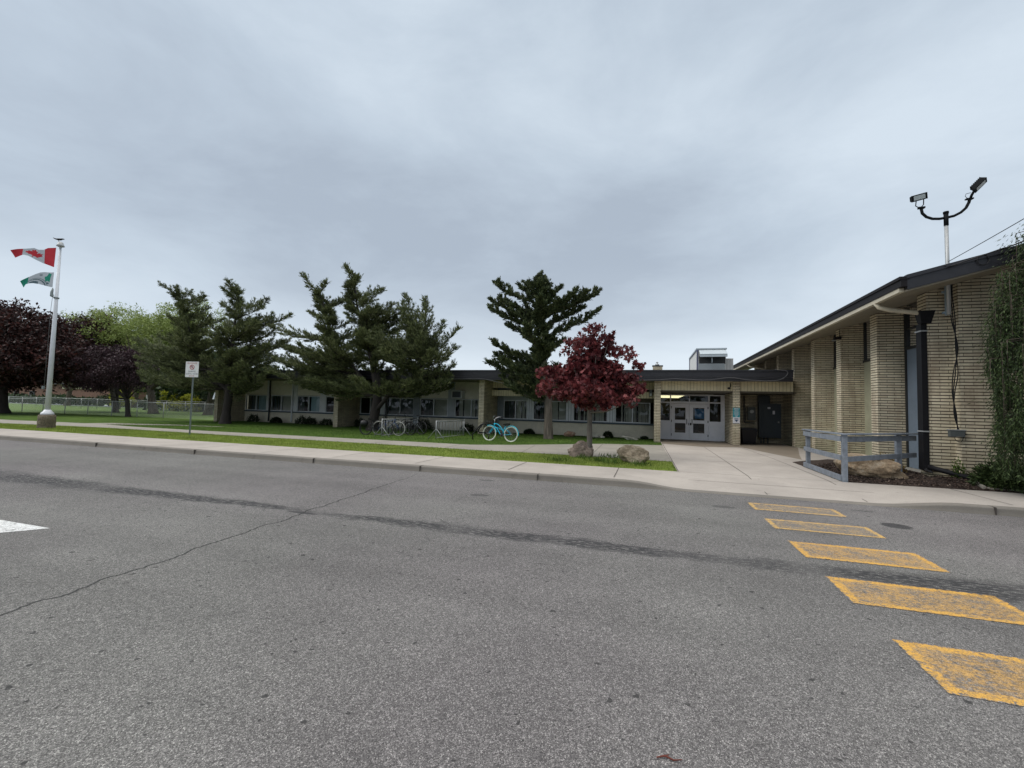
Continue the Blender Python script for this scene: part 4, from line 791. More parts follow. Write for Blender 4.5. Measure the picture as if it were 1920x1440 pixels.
        for k in range(int(K*.18),K,2):
            u=k/K; dd=(pts[min(k+1,K)]-pts[max(k-1,0)]).normalized()
            for q in range(2):
                o=Vector((rnd.gauss(0,1),rnd.gauss(0,1),rnd.gauss(.1,.35))); o=(o-dd*o.dot(dd)).normalized(); l=min(subl,L*(.42*(1-u)**1.1+.045))*rnd.uniform(.6,1.25)
                o.z*=.6; d2=(dd*1.1+o*.9+Vector(lean)*.5+Vector((0,0,.05))).normalized(); k2=max(2,int(l/.14)); sp_=[pts[k]+d2*l*(i/k2)+Vector((0,0,.14*l*(i/k2)**2)) for i in range(k2+1)]
                mb.tube([sp_[0],sp_[-1]],[.014,.005],4); foliate(sp_,k2,l,.1,thick*.55)
        for b in range(int(26*density)): Pb.append(tip+Vector((rnd.gauss(0,.05),rnd.gauss(0,.05),rnd.gauss(0,.05)))-dd*rnd.uniform(0,.5)); Db.append(dd+Vector((rnd.gauss(0,.25),rnd.gauss(0,.25),rnd.gauss(0,.25)))+Vector(lean)*.3)
    mb.build('trunk',barkm,t); P=np.array([tuple(p) for p in Pb]); D=np.array([tuple(p) for p in Db])
    fast('crown',blades(P,D,rng.uniform(.6,1.4,len(P))*blade[0],blade[1]*rng.uniform(.7,1.3,len(P))),4,leaf,t); return t
T1=[(-32.32,9.62),(-30.91,9.31),(-30.09,9.08),(-29.77,8.8),(-28.48,8.59),(-27.4,8.1),(-26.15,9.37),(-26.58,8.96),(-24.23,8.38),(-26.29,8.26),(-23.57,7.79),(-22.3,7.29),(-22.99,6.8),(-22.82,6.17),(-34.5,5.72),(-34.77,4.57),(-33.85,3.43),(-22.49,5.07),(-31.24,2.62),(-28.78,2.75),(-25.66,3.0),(-24.16,3.2),(-32.24,2.98),(-23.13,3.78),(-27.65,7.03),(-31.08,7.14),(-28.25,5.6),(-33.2,5.2),(-32,4.2),(-30,3.4),(-33.8,2.9),(-22.3,4.4),(-21.9,5.5),(-22.8,3.1),(-23.6,2.7),(-34.9,5.2),(-34.6,4.0),(-24.5,6.2),(-29,7.9),(-28,7.2),(-27.2,6.4),(-28.6,6.4),(-30,7.7),(-29.6,6.6),(-26.5,5.5),(-24.2,7.1),(-23.6,6.3),(-24.8,5.2),(-31.2,6),(-28.2,4.6)]
T2=[(-20.11,9.35),(-19.01,9.11),(-17.7,9.3),(-17.15,9.75),(-14.68,8.22),(-13.43,8.03),(-13.44,7.44),(-12.24,7.53),(-11.67,7.45),(-11.33,6.4),(-10.47,6.08),(-10.04,4.88),(-10.2,3.85),(-20.1,7.23),(-19.57,6.45),(-20.89,6.05),(-22.45,6.33),(-20.99,2.6),(-18.33,2.7),(-16.47,2.7),(-12.66,2.9),(-10.4,3.0),(-22.3,3.5),(-21.86,3.9),(-11.69,5.27),(-11.3,3.9),(-15.58,6.61),(-17.83,6.69),(-19.24,4.1),(-13.78,2.75),(-19.6,3.0),(-21.2,4.9),(-22.6,5.3),(-22.9,4.5),(-21.9,4.3),(-22.0,2.9),(-20.2,2.5),(-10.2,4.4),(-10.5,3.3),(-11.8,2.8),(-17.4,2.6),(-14.9,7.2),(-12.6,6.6),(-15.5,7.6),(-14.2,6.9),(-13.5,6.3),(-14.6,6),(-13,5.6),(-12.2,6.0),(-16.2,8.2),(-18.4,8.1),(-18.8,7.3),(-17,7.4),(-14,5),(-12.8,4.6),(-16,5.2),(-15.4,6.5),(-13.9,4.1),(-12.2,3.7),(-15.9,7.0),(-17.9,5.6),(-14.1,6.2),(-14.4,5.4),(-13.6,5.2),(-14.3,7.6),(-13.7,7.2),(-14.6,4.4),(-13.5,4.8),(-14.9,5.9),(-12.9,6.8),(-13.9,6.7)]
T3=[(-7.6,3.3),(-7.0,2.9),(-6.2,3.3),(-7.4,4.6),(-6.4,3.9),(-5.44,8.71),(-6.32,8.28),(-6.73,8.25),(-7.84,8.17),(-7.92,7.68),(-8.09,7.37),(-8.3,7.03),(-4.37,7.89),(-3.51,7.54),(-2.97,7.59),(-2.5,7.78),(-2.53,6.67),(-7.36,6.13),(-7.96,5.11),(-8.02,3.99),(-7.34,4.12),(-6.59,2.7),(-5.92,2.6),(-6.19,5.44),(-5.52,2.7),(-4.38,5.34),(-4.49,3.91),(-4.09,3.48),(-4.67,4.8),(-6.87,6.74),(-3.34,7.01)]
conifer('conifer_tree',(-26.5,22.2,.12),[(-26.55,22.2,.05),(-26.5,22.2,.8),(-26.35,22.2,2.6),(-26.4,22.2,4.6),(-26.2,22.2,6.8),(-26.15,22.2,8.9)],[.40,.26,.24,.14,.07,.02],T1,'large windswept conifer with two leaders, beside the no parking sign','juniper','bark_dark',.9,.34,(.17,.028),mids=1,extra=14,rise=.12,leadw=.75,cz=(6.2,3),stems=[([(-26.4,22.2,2.2),(-28,22.1,3.6),(-29.6,22.1,5.6),(-30.6,22.1,7.4),(-31.2,22.1,8.8)],[.17,.14,.1,.06,.02])])
conifer('conifer_tree',(-15.3,22.2,.12),[(-15.35,22.2,.05),(-15.25,22.2,.9),(-15.1,22.2,2.4),(-15.6,22.2,4.4),(-16.6,22.2,7),(-17.1,22.2,9.2)],[.40,.28,.26,.16,.07,.02],T2,'large windswept conifer in the middle, behind the bike racks','juniper','bark_dark',1.0,.34,(.17,.030),mids=1,extra=18,rise=.12,leadw=.75,cz=(6.4,3.2),stems=[([(-15.2,22.2,2.2),(-16.6,22.1,3.6),(-18.3,22.1,5.6),(-19.4,22.1,8.4)],[.17,.13,.09,.02]),([(-15.0,22.15,1.4),(-14.1,21.9,2.2),(-12.9,21.8,3.0),(-11.8,21.9,4.2)],[.13,.11,.08,.03])])
conifer('conifer_tree',(-4.95,22.2,.12),[(-4.9,22.2,.05),(-4.92,22.2,.8),(-4.98,22.2,2.4),(-5.25,22.2,4.2),(-5.3,22.2,6.2),(-5.44,22.2,8.4)],[.28,.225,.20,.13,.08,.02],T3,'dark conifer with heavy upturned plumes behind the red maple','juniper_dark','bark_grey',2.6,.34,(.14,.045),extra=3,subl=.5,leadw=.5,rise=.28,mids=0,zmin=3,cz=(7.2,4),lean=(-.05,0,.35),curve=.3)
# --- broad-leaved trees
def leafy(name,base,blobs,label,leaf,barkm,trad,n,size,limbs=9,group=None,height=None,gap=.25,star=False,flat=.8,cat='tree',droop=0,lean=0):
    """blobs: list of (centre, radii)"""
    t=thing(name,base,label,cat,group); b=Vector(base); cen=Vector((sum(q[0][0] for q in blobs)/len(blobs),sum(q[0][1] for q in blobs)/len(blobs),sum(q[0][2] for q in blobs)/len(blobs)))
    mb=MB(); zf=height or (b.z+.4*(cen.z-b.z)); fork=Vector((b.x*.75+cen.x*.25,b.y*.75+cen.y*.25,zf))
    trunk_tube(mb,[b-Vector((0,0,.05)),b.lerp(fork,.3),fork,fork.lerp(cen,.6)],[trad*1.5,trad,trad*.85,trad*.35],10)
    cl=[]; vol=[q[1][0]*q[1][1]*q[1][2] for q in blobs]
    nc=max(14,int(n/(38 if star else 70))); 
    for i in range(nc):
        c,r=rnd.choices(blobs,vol)[0]; u=Vector((rnd.gauss(0,1),rnd.gauss(0,1),rnd.gauss(0,1))).normalized()*(rnd.random()**.45)
        cl.append(Vector((c[0]+u.x*r[0],c[1]+u.y*r[1],c[2]+u.z*r[2])))
    for i in range(limbs):
        e=rnd.choice(cl); m_=fork.lerp(e,.5)+Vector((0,0,-.1*(e-fork).length+rnd.uniform(-.1,.3))); trunk_tube(mb,[fork.lerp(b,rnd.uniform(0,.15)),m_,e],[trad*.5,trad*.25,trad*.06],6)
    mb.build('trunk',barkm,t)
    ar=sum(v**(1/3) for v in vol)/len(vol); sig=ar*(.11 if not star else .36)
    C=np.array([tuple(c) for c in cl]); idx=rng.integers(0,len(C),n); sc=(rng.random(len(C))*.8+.6)[idx][:,None]
    P=C[idx]+np.clip(rng.normal(size=(n,3)),-1.6,1.6)*np.array([1,1,flat])*sig*sc
    if droop: P[:,2]-=np.abs(rng.normal(size=n))*droop; 
    D=rng.normal(size=(n,3)); D[:,2]-=.25+droop*.8; D[:,0]-=lean*1.3; D[:,2]+=lean*.5
    L=size*rng.uniform(.6,1.4,n)
    if not star: fast('crown',blades(P,D,L,L*(.3 if lean else .55)),4,leaf,t)
    else:
        # five-lobed leaf outline
        D=unit(D); s=unit(np.cross(D,rng.normal(size=(n,3)))); o=[(0,0),(.35,.22),(.16,.5),(.5,.42),(.62,.62),(.60,.18),(1,0),(.60,-.18),(.62,-.62),(.5,-.42),(.16,-.5),(.35,-.22)]
        o=[(0,0),(.05,.5),(.42,.26),(.55,.62),(.62,.2),(1,0),(.62,-.2),(.55,-.62),(.42,-.26),(.05,-.5)]
        V=np.stack([P+D*(a*L)[:,None]+s*(q*L)[:,None] for a,q in o],1).reshape(-1,3); fast('crown',V,len(o),leaf,t)
    return t
MPt=[(-2.65,4.6,.13),(-1.49,4.48,.12),(-1.93,4.1,.4),(-2.46,3.96,.3),(-1.4,3.94,.35),(-1.0,3.5,.35),(-.35,3.2,.2),(-2.6,3.61,.25),(-2.9,3.06,.25),(-3.25,2.78,.3),(-3.35,2.45,.3),(-3.15,2.25,.25),(-2.6,2.18,.3),(-1.98,1.98,.3),(-1.28,1.92,.3),(-.75,1.98,.3),(-.45,2.25,.3),(-.65,2.72,.3),(-2.17,3.06,.5),(-1.47,2.89,.6),(-.96,2.54,.5),(-2.4,2.6,.5),(-1.9,2.3,.5),(-1.75,3.5,.45),(-1.5,2.4,.6)]
bl=[]
for x,z,r in MPt:
    for k in range(1 if r<.22 else 3): bl.append(((x+rnd.uniform(-.1,.1),14.7+(rnd.uniform(-1,1)*min(1.3,.35+(4.7-z)*.45) if k else rnd.uniform(-.3,.3)),z+rnd.uniform(-.08,.08)),(r,r,r*.7)))
bl+=[((-1.9,14.7,2.7),(1.2,1.0,.7)),((-1.85,14.7,3.6),(.55,.5,.5)),((-2.7,14.6,4.62),(.12,.12,.1)),((-2.45,14.6,4.45),(.12,.1,.1)),((-1.45,14.7,4.5),(.1,.1,.08)),((-.4,14.7,3.25),(.25,.2,.1)),((-3.5,14.6,2.3),(.2,.2,.12)),((-3.3,14.6,2.85),(.2,.2,.15))]
leafy('red_maple',(-1.86,14.72,.12),bl,'young red maple with deep maroon leaves between the two boulders','maple_red','bark_smooth',.085,12000,.12,34,height=1.75,star=True,flat=.7)
leafy('purple_maple',(-50.6,22.2,.1),[((-50.5,22,5.7),(5.4,4.2,3.4)),((-48.3,22.5,4.4),(5.2,4,2.1)),((-53,21,5.6),(4,3.5,3.1))],'biggest dark purple leaved tree at the left edge behind the flagpole','purple_leaf','bark_dark',.42,70000,.25,16,height=2.4)
leafy('purple_maple',(-52.5,31.5,.1),[((-55.6,30.5,6.6),(4.4,3.6,3.4)),((-54.5,30,5.2),(4.6,3.4,2.2))],'dark purple leaved tree just right of the flagpole beyond the fence','purple_leaf','bark_grey',.22,52000,.25,14,height=3)
leafy('purple_plum',(-55,33,.1),[((-55.2,32,6.3),(2.8,2.4,1.8)),((-53,32.5,5.2),(2.4,2,1.6))],'thin purple plum tree with a leaning trunk behind the chain link fence','plum_leaf','bark_dark',.2,9000,.2,10,height=2.5)
leafy('purple_plum',(-40.2,25.0,.1),[((-42,25.2,4.3),(3.7,2.6,1.7)),((-39.6,25,3.9),(2.4,2.2,1.5)),((-43.3,25,3.3),(2.6,2.2,1.1))],'round purple plum tree in front of the fence between flagpole and sign','plum_leaf','bark_dark',.16,24000,.15,14,height=1.7)
bg=[((-88,46,.1),[((-88,46,8.5),(7,5,3.8)),((-84,46,7),(5,4,4))],'spring_leaf','pale yellow green spring tree with wispy top behind the purple trees',15000),
((-76,48,.1),[((-76,48,9.2),(6,5,4)),((-73,48,6),(5,4,4))],'green_leaf','fresh green broad tree between the purple maple and the plum',15000),
((-70,47,.1),[((-70,47,9.6),(6,4.5,3.9)),((-66,47,8),(4.5,4,4))],'spring_leaf','pale green tree with airy crown left of the big conifer',15000),
((-47.7,31.9,.1),[((-52,32,8.6),(7.5,4,2.6)),((-57.5,32,8.0),(5,3.5,2.6)),((-46,32,7.8),(4.6,3.6,2.8)),((-43,32,9.2),(3.6,3,2.0)),((-55,32,6.2),(5,3.5,2.0))],'spring_leaf','big grey trunked tree with a pale yellow green spring crown behind the fence',46000),
((-43.3,34.2,.1),[((-42,34,5),(4.4,3.5,3.2)),((-38.5,33,4.2),(3.6,3,2.6))],'dark_leaf','dense dark tree behind the sign and the left conifer',14000),
((-58,44,.1),[((-58,44,5),(7,3.5,3.6))],'dark_leaf','dark evergreen mass far across the field behind the conifer',9000)]
for b,blb,mt,lb,nn in bg: leafy('background_tree',b,blb,lb,mt,'bark_grey' if b[0]>-50 else 'bark',.34,nn,.26,22,height=b[2]+2.6,lean=.8)
for (x,y,z,r,lb) in ((-66,40,1.6,1.9,'bright yellow green bush beyond the field left of the sign'),(-56.5,40,1.5,2.2,'bright yellow green bush beyond the field right of the grey trunk'),(-52.8,39.5,1.4,1.7,'bright yellow green bush beyond the field behind the no parking sign')):
    leafy('yellow_bush',(x,y,.1),[((x,y,z),(r,r*.7,1.3))],lb,'yellow_leaf','bark',.08,1500,.24,5,cat='bush')
for (x,lb) in ((-14,'bare twiggy treetop showing above the roof left of the dark conifer'),(-11.5,'bare twiggy treetop just right of another above the flat roof')):
    leafy('background_tree',(x-3,60,.1),[((x-3,60,5.6),(3.2,2,1.9))],lb,'spring_leaf','bark',.2,260,.25,60,height=3)
# weeping cedar at the right edge
def weeping():
    t=thing('weeping_conifer',(8.35,12.5,.15),'tall weeping conifer with hanging green curtains at the right edge of the hall','tree'); mb=MB(); trunk_tube(mb,[(8.35,12.5,.1),(8.3,12.4,2),(8.25,12.0,4.2),(8.1,11.85,6.8)],[.14,.11,.08,.03],8)
    P=[];D=[]
    for i in range(330):
        a=rnd.uniform(0,2*math.pi); z=rnd.uniform(1.6,7.0)
        wx=np.interp(z,[1.5,2,3,4,5,5.8,7.0],[1.15,1.25,1.42,1.38,1.15,.9,.35]); r=wx*rnd.random()**.55; ex=8.2+math.cos(a)*r; ey=11.85+math.sin(a)*r*.36
        if rnd.random()<.5: ex=8.2-abs(ex-8.2)
        tip=Vector((ex,ey,z)); att=Vector((8.2,11.95,z-.3)); mb.tube([att,att.lerp(tip,.5)+Vector((0,0,.25)),tip],[.02,.012,.006],5)
        h=min(rnd.uniform(.6,2.4),z-.5); x,y=tip.x,tip.y; zz=z; drift=rnd.gauss(0,.06); ph=rnd.uniform(0,6); fat=rnd.uniform(.5,1.5)
        mb.tube([tip,tip-Vector((0,0,h*.9))],[.006,.003],4)
        while zz>z-h:
            cl=.5+.5*math.sin(zz*5.5+ph); w=.075*fat*(.35+cl)*(1-.5*(z-zz)/h)
            for k in range(int(4+11*cl)): g=rnd.gauss(0,w); P.append((x+g,y+rnd.gauss(0,w*.7),zz+rnd.gauss(0,.03))); D.append((g*6+rnd.gauss(0,.35)-.1,rnd.gauss(0,.45),-.9))
            zz-=.045; x+=drift*.05+rnd.gauss(0,.006)
    mb.build('trunk','bark',t); fast('crown',blades(np.array(P),np.array(D),rng.uniform(.045,.11,len(P)),.017),4,'cedar_leaf',t)
weeping()
def bush(name,c,r,n,mat,label,size=.07,up=.6,spiky=False,cat='shrub',group=None):
    t=thing(name,(c[0],c[1],.12),label,cat,group); u=unit(rng.normal(size=(n,3)))*rng.uniform(.35,1.0,(n,1))**.5; u[:,2]=np.abs(u[:,2])*1.0
    lump=1+.22*np.sin(u[:,0]*7+c[0])*np.cos(u[:,1]*6+c[1])
    P=np.array(c)+u*np.array(r)*lump[:,None]; D=u+rng.normal(size=(n,3))*.6; D[:,2]+=up
    if spiky: P=np.array(c)+u*np.array(r)*.6; D=u+rng.normal(size=(n,3))*.2
    fast('foliage',blades(P,D,rng.uniform(.6,1.4,n)*size,size*.38),4,mat,t)
    mb=MB()
    for i in range(6): a=rnd.uniform(0,6.28); mb.tube([(c[0],c[1],.1),(c[0]+math.cos(a)*r[0]*.5,c[1]+math.sin(a)*r[1]*.5,c[2]+r[2]*.6)],[.02,.006],5)
    mb.build('stem','bark_dark',t)
SH=[(-27.6,.42,.50,'small dark shrub, leftmost along the classroom wall'),(-25.5,.78,.62,'widest dark spreading shrub below the second classroom window'),(-23.2,.5,.5,'round dark shrub below the third classroom window, left of a pair'),(-22.5,.42,.45,'round dark shrub touching its neighbour below the third window'),(-21.15,.45,.38,'low dark shrub just left of the middle brick pillar'),(-19.3+.9,.42,.5,'dark shrub behind the rear wheel of the leftmost bicycle'),(-13.7,.62,.6,'rounded dark shrub between the two bike racks'),(-10.7,.42,.45,'dark shrub left of the brick pillar by the blue bicycle'),(-6.75,.52,.42,'leafy spreading shrub right of the blue bicycle'),(-2.2,.42,.52,'bushy dark shrub behind the red maple trunk'),(.0-.25,.18,.1,'tiny low plant at the foot of the entrance pillar'),(-14.6,.3,.3,'small shrub seen through the left bike rack')]
for i,(x,rx,h,lb) in enumerate(SH): bush('shrub',(x,25.3,.14),(rx,.4,h),int(2600*rx),'shrub_leaf',lb,.085,group='dark shrubs along the classroom wall',spiky=(i in (1,8,9)))
for i,(x,y,rx,h) in enumerate(((7.6,12.75,.55,.55),(8.4,12.6,.65,.6),(9.3,12.6,.7,.6))): bush('juniper_shrub',(x,y,.2),(rx,.38,h),5200,'cedar_leaf',['low feathery juniper shrub right of the splash block','middle low juniper shrub under the weeping conifer','rightmost low juniper shrub by the hall wall'][i],.09,.1)
bush('brown_shrub',(6.0,14.15,.25),(.36,.35,.42),3200,'brown_leaf','brown and yellow dwarf shrub behind the tan boulder at the railing',.05)
bush('wall_weed',(6.98,13.18,.3),(.12,.06,.42),260,'green_leaf','small green weed growing against the hall wall above the drain pipe',.06)

# ================================================================ FLAGPOLE, SIGN, FENCE
fp=thing('flagpole',(-27.8,13.8,.12),'tall pale tapered flagpole on a round weathered concrete footing','flagpole')
MB().lathe([(.31,-.1),(.33,.05),(.315,.2),(.33,.3),(.31,.45),(.325,.55),(.30,.66)],(-27.8,13.8,.1),24).build('footing','footing_stone',fp)
MB().lathe([(.25,.76),(.245,.81),(.22,.87),(.16,.93),(.13,1.0)],(-27.8,13.8,0),20).build('base_collar','pole_white',fp)
MB().tube([(-27.8,13.8,.8),(-27.8,13.8,4),(-27.8,13.8,9.05)],[.108,.09,.048],16).build('pole','pole_white',fp)
MB().lathe([(.05,9.0),(.16,9.05),(.13,9.12),(.10,9.22),(.07,9.26)],(-27.8,13.8,0),12).build('cap','galvanised',fp)
mb=MB(); mb.tube([(-27.9,13.72,6.9),(-27.95,13.7,6.0),(-27.96,13.68,1.9)],.008,5); mb.build('halyard','cable_grey',fp)
mb=MB(); mb.tube([(-27.93,13.7,6.95),(-27.96,13.68,6.75),(-27.88,13.66,6.55),(-27.80,13.66,6.5)],[.02,.05,.07,.03],8); mb.lathe([(.1,6.44),(.11,6.5)],(-27.8,13.8,0),12); mb.box(-27.98,13.6,2.0,-27.9,13.68,2.15); mb.build('cleat','galv_dark',fp)
mb=MB(); c=Vector((-27.86,13.74,9.38)); w=Vector((-.6,-.8,0))
ring=[(c+w*.20+Vector((0,0,.04)),.012),(c+w*.10,.03),(c,.055),(c-w*.08+Vector((0,0,.02)),.05),(c-w*.13+Vector((0,0,.05)),.035),(c-w*.17+Vector((0,0,.055)),.03),(c-w*.21+Vector((0,0,.05)),.006)]
mb.tube([q[0] for q in ring],[q[1] for q in ring],8); mb.tube([c+Vector((0,0,-.03)),c+Vector((0,0,-.12))],.008,5); tag(mb.build('bird','black'),'small dark bird perched on top of the flagpole','bird')
def flag(name,top,bot,matfn,mats,label,amp):
    org=Vector((-27.86,13.74,0)); d=Vector((-.6,-.8,0)); n_=Vector((.8,-.6,0)); NU,NV=90,44; mb=MB()
    ts=np.linspace(0,1,len(top)); bs=np.linspace(0,1,len(bot))
    for i in range(NU+1):
        u=i/NU; a=(np.interp(u,ts,[p[0] for p in top]),np.interp(u,ts,[p[1] for p in top])); b=(np.interp(u,bs,[p[0] for p in bot]),np.interp(u,bs,[p[1] for p in bot]))
        for j in range(NV+1):
            v=j/NV; s=a[0]*(1-v)+b[0]*v; z=a[1]*(1-v)+b[1]*v; off=amp*math.sin(u*9+v*1.6)*u+amp*.9*math.sin(u*4.2+2*v)*u; mb.v.append(tuple(org+d*s+n_*off+Vector((0,0,z))))
    for i in range(NU):
        for j in range(NV): k=i*(NV+1)+j; mb.face([k,k+1,k+NV+2,k+NV+1],matfn((i+.5)/NU,(j+.5)/NV),True)
    return tag(mb.build(name,mats),label,'flag')
leafp=[(0,-.42),(.07,-.25),(.16,-.30),(.13,-.08),(.28,-.2),(.31,-.12),(.42,-.14),(.36,0),(.41,.05),(.22,.2),(.25,.28),(.03,.24),(.03,.42)]; leafp+=[(-x,y) for x,y in leafp[::-1]]
def inpoly(x,y,P):
    c=False; j=len(P)-1
    for i in range(len(P)):
        if (P[i][1]>y)!=(P[j][1]>y) and x<(P[j][0]-P[i][0])*(y-P[i][1])/(P[j][1]-P[i][1]+1e-12)+P[i][0]: c=not c
        j=i
    return c
def can(u,v): 
    if u<.25 or u>.75: return 0
    return 0 if inpoly((u-.5)*2,(v-.5),leafp) else 1
F1t=[(.06,8.95),(.32,8.87),(.46,8.74),(.63,8.71),(.78,8.77),(1.05,8.66),(1.29,8.58),(1.53,8.49)]; F1b=[(.08,7.97),(.29,8.04),(.46,8.1),(.73,8.23),(.95,8.35),(1.1,8.36),(1.24,8.27),(1.37,8.18)]
kf=1.03
F1t=[(x*kf,z) for x,z in F1t]; F1b=[(x*kf,z) for x,z in F1b]
flag('canadian_flag',F1t,F1b,can,['flag_red','flag_white'],'red and white maple leaf flag streaming left, upper of the two','canada' and .09)
def muni(u,v):
    if u>.78: return 1
    if inpoly(u,v,[(.06,.12),(.14,.05),(.2,.3),(.27,.35),(.25,.7),(.17,.62),(.1,.7),(.09,.4)]): return 1
    if inpoly(u,v,[(.12,.75),(.2,.7),(.2,.85),(.14,.85)]): return 2
    r=math.hypot((u-.56)*1.5,v-1.05)
    if .42<r<.5 or .56<r<.60: return 2
    if r<.3 and u>.45: return 2
    if .34<u<.44 and .15<v<.3 and int(u*60)%2: return 2
    return 0
F2t=[(.07,7.72),(.23,7.68),(.4,7.66),(.53,7.62),(.67,7.53),(.81,7.4),(1.01,7.22),(1.18,7.08)]; F2b=[(.08,6.97),(.24,6.99),(.37,7.02),(.56,7.06),(.75,7.06),(.88,7.02),(.99,6.96),(1.06,6.80)]
flag('green_flag',F2t,F2b,muni,['flag_white','flag_green','flag_dark'],'white and green flag with a dark curved emblem, lower of the two',.07)
# no parking sign
sg=thing('no_parking_sign',(-19.35,14.5,.12),'white no parking sign for buses on a thin green grey steel post','sign')
mb=MB(); mb.box(-19.385,14.50,.1,-19.325,14.515,3.36); mb.box(-19.39,14.485,.1,-19.375,14.50,3.36); mb.box(-19.335,14.485,.1,-19.32,14.50,3.36); mb.build('post','galv_dark',sg)
nrm=Vector((.55,-.83,0)).normalized(); nrm=Vector((.25,-.97,0)).normalized(); ux=Vector((-nrm.y,nrm.x,0)); uz=Vector((0,0,1)); sc_=Vector((-19.37,14.44,3.01))
mb=MB(); hw,hh=.30,.345; q=[sc_+ux*a*hw+uz*b*hh for a,b in ((-1,-1),(1,-1),(1,1),(-1,1))]; mb.hexa([p+nrm*.002 for p in q[:2]]+[p-nrm*.002 for p in (q[1],q[0])]+[p+nrm*.002 for p in (q[3],q[2])]+[p-nrm*.002 for p in (q[2],q[3])]); pl=mb.build('plate','sign_white',sg)
lt=MB(); e=nrm*.006
put_text(lt,'BUS ROUTE',.085,sc_+e+uz*.245,ux,uz,0,1.0); put_text(lt,'P',.13,sc_+e+uz*.055,ux,uz,2)
ringp=[sc_+e*1.3+ux*math.cos(t/24*6.283)*.095+uz*(.10+math.sin(t/24*6.283)*.095) for t in range(24)]; lt.tube(ringp,.011,5,0,closed=True); lt.beam(sc_+e*1.5+ux*-.065+uz*.165,sc_+e*1.5+ux*.065+uz*.035,.004,.02,0,tuple(nrm.cross(ux)))
put_text(lt,'DURING',.09,sc_+e+uz*-.125,ux,uz,1); put_text(lt,'SCHOOL HOURS',.078,sc_+e+uz*-.225,ux,uz,1,.92); c=sc_+e+uz*-.29
lt.poly([c-ux*.13,c-ux*.09-uz*.02,c-ux*.09-uz*.007,c+ux*.09-uz*.007,c+ux*.09-uz*.02,c+ux*.13,c+ux*.09+uz*.02,c+ux*.09+uz*.007,c-ux*.09+uz*.007,c-ux*.09+uz*.02],0)
lt.build('lettering',['sign_red','ink_black','ink_black'],sg)
# chain link fence
def fence(y,xa,xb,step,name,label,mesh=True,zt=1.33,r=.03,pitch=.075):
    t=thing(name,((xa+xb)/2,y,.1),label,'fence'); x=xb
    while x>=xa:
        big=(x==xb); MB().tube([(x,y,.08),(x,y,zt+(.1 if big else .03))],r*(1.5 if big else 1),8).build('post','galvanised',t); x-=step
    MB().tube([(xa,y,zt),(xb,y,zt)],r*.8,6).build('top_rail','galvanised',t)
    if mesh:
        h=zt-.15; n=int((xb-xa)/pitch); V=[]
        w=.0035
        for i in range(n):
            x=xa+i*pitch
            for s in (1,-1):
                xx0=x if s>0 else x+h; xx1=x+h if s>0 else x
                V+=[(xx0-w,y-.02,.15),(xx0+w,y-.02,.15),(xx1+w,y-.02,zt),(xx1-w,y-.02,zt)]
        fast('chain_link',np.array(V),4,'galvanised',t)
fence(25.3,-75.9,-30.75,2.98,'chain_link_fence','near chain link fence with round galvanised posts at the lawn edge')
fence(37.5,-110,-45,3.0,'chain_link_fence','second chain link fence farther back across the field',True,1.35,.03,.15)
mb=MB(); mb.tube([(-31.05,25.25,.1),(-31.05,25.25,1.5)],.03,8); mb.tube([(-31.05,25.2,.5),(-30.8,25.2,.5)],.03,6); mb.tube([(-31.05,25.2,1.1),(-30.8,25.2,1.1)],.03,6); tag(mb.build('gate_post','galvanised'),'short gate post with hinges at the end of the near fence','post')
# far things
def hedge():
    V=[]; n=9000; X=rng.uniform(-150,-55,n); P=np.stack([X,50+rng.uniform(-.8,.8,n),rng.uniform(.1,1.5,n)+.25*np.sin(X*.5)],1)
    fast_o=fast('hedge',blades(P,rng.normal(size=(n,3)),.5*rng.uniform(.6,1.4,n),.3),4,'dark_leaf'); tag(fast_o,'long dark hedge line across the far side of the field','hedge',kind='stuff')
hedge()
fb_=thing('brick_building',(-122,66,.1),'distant reddish brown brick building beyond the field behind the trees','building')
mb=MB(); mb.box(-150,66,0,-112,78,4.2); mb.build('wall','far_brick',fb_); mb=MB(); mb.box(-128,65.8,3.2,-118,66,5.2); mb.build('cream_panel','far_cream',fb_); mb=MB(); mb.box(-151,65.4,4.2,-111,79,4.5); mb.build('roof','fascia',fb_)
for x in (-146,-140,-134): mb=MB(); mb.box(x,65.9,1,x+2,66,2.6); mb.build('window','frame_dark',fb_)
def woods():
    n=16000; X=rng.uniform(-190,-70,n); hh=7+2.5*np.sin(X*.13)+1.5*np.sin(X*.41+1); P=np.stack([X,86+rng.uniform(-3,3,n),rng.random(n)**.7*hh],1)
    tag(fast('far_woods',blades(P,rng.normal(size=(n,3)),1.1*rng.uniform(.6,1.4,n),.7),4,'dark_leaf'),'dark line of woods on the horizon behind the brick building','woods',kind='stuff')
woods()
n=9000; X=rng.uniform(-160,120,n); P=np.stack([X,-48+rng.uniform(-3,3,n),rng.random(n)**.8*(8+2.5*np.sin(X*.2)+2*np.sin(X*.07))],1)  # unseen trees added behind the camera so the windows reflect something dark
tag(fast('added_reflection_trees',blades(P,rng.normal(size=(n,3)),1.5*rng.uniform(.6,1.4,n),1.0),4,'dark_leaf'),'unseen dark line of trees added behind the camera to darken the window reflections','trees',kind='stuff')
n=3500; X=rng.uniform(-62,-32,n); P=np.stack([X,41+rng.uniform(-1,1,n),.3+rng.random(n)*4.2],1)
tag(fast('evergreen_hedge',blades(P,rng.normal(size=(n,3)),.7*rng.uniform(.6,1.4,n),.4),4,'dark_leaf'),'tall dark evergreen hedge behind the fence between sign and classroom wing','hedge',kind='stuff')
mb=MB(); um=thing('folded_parasol',(-37,30,.1),'folded blue and white parasol behind the left conifer trunk','parasol'); MB().tube([(-37,30,.1),(-37,30,2.7)],.03,8).build('pole','galvanised',um)
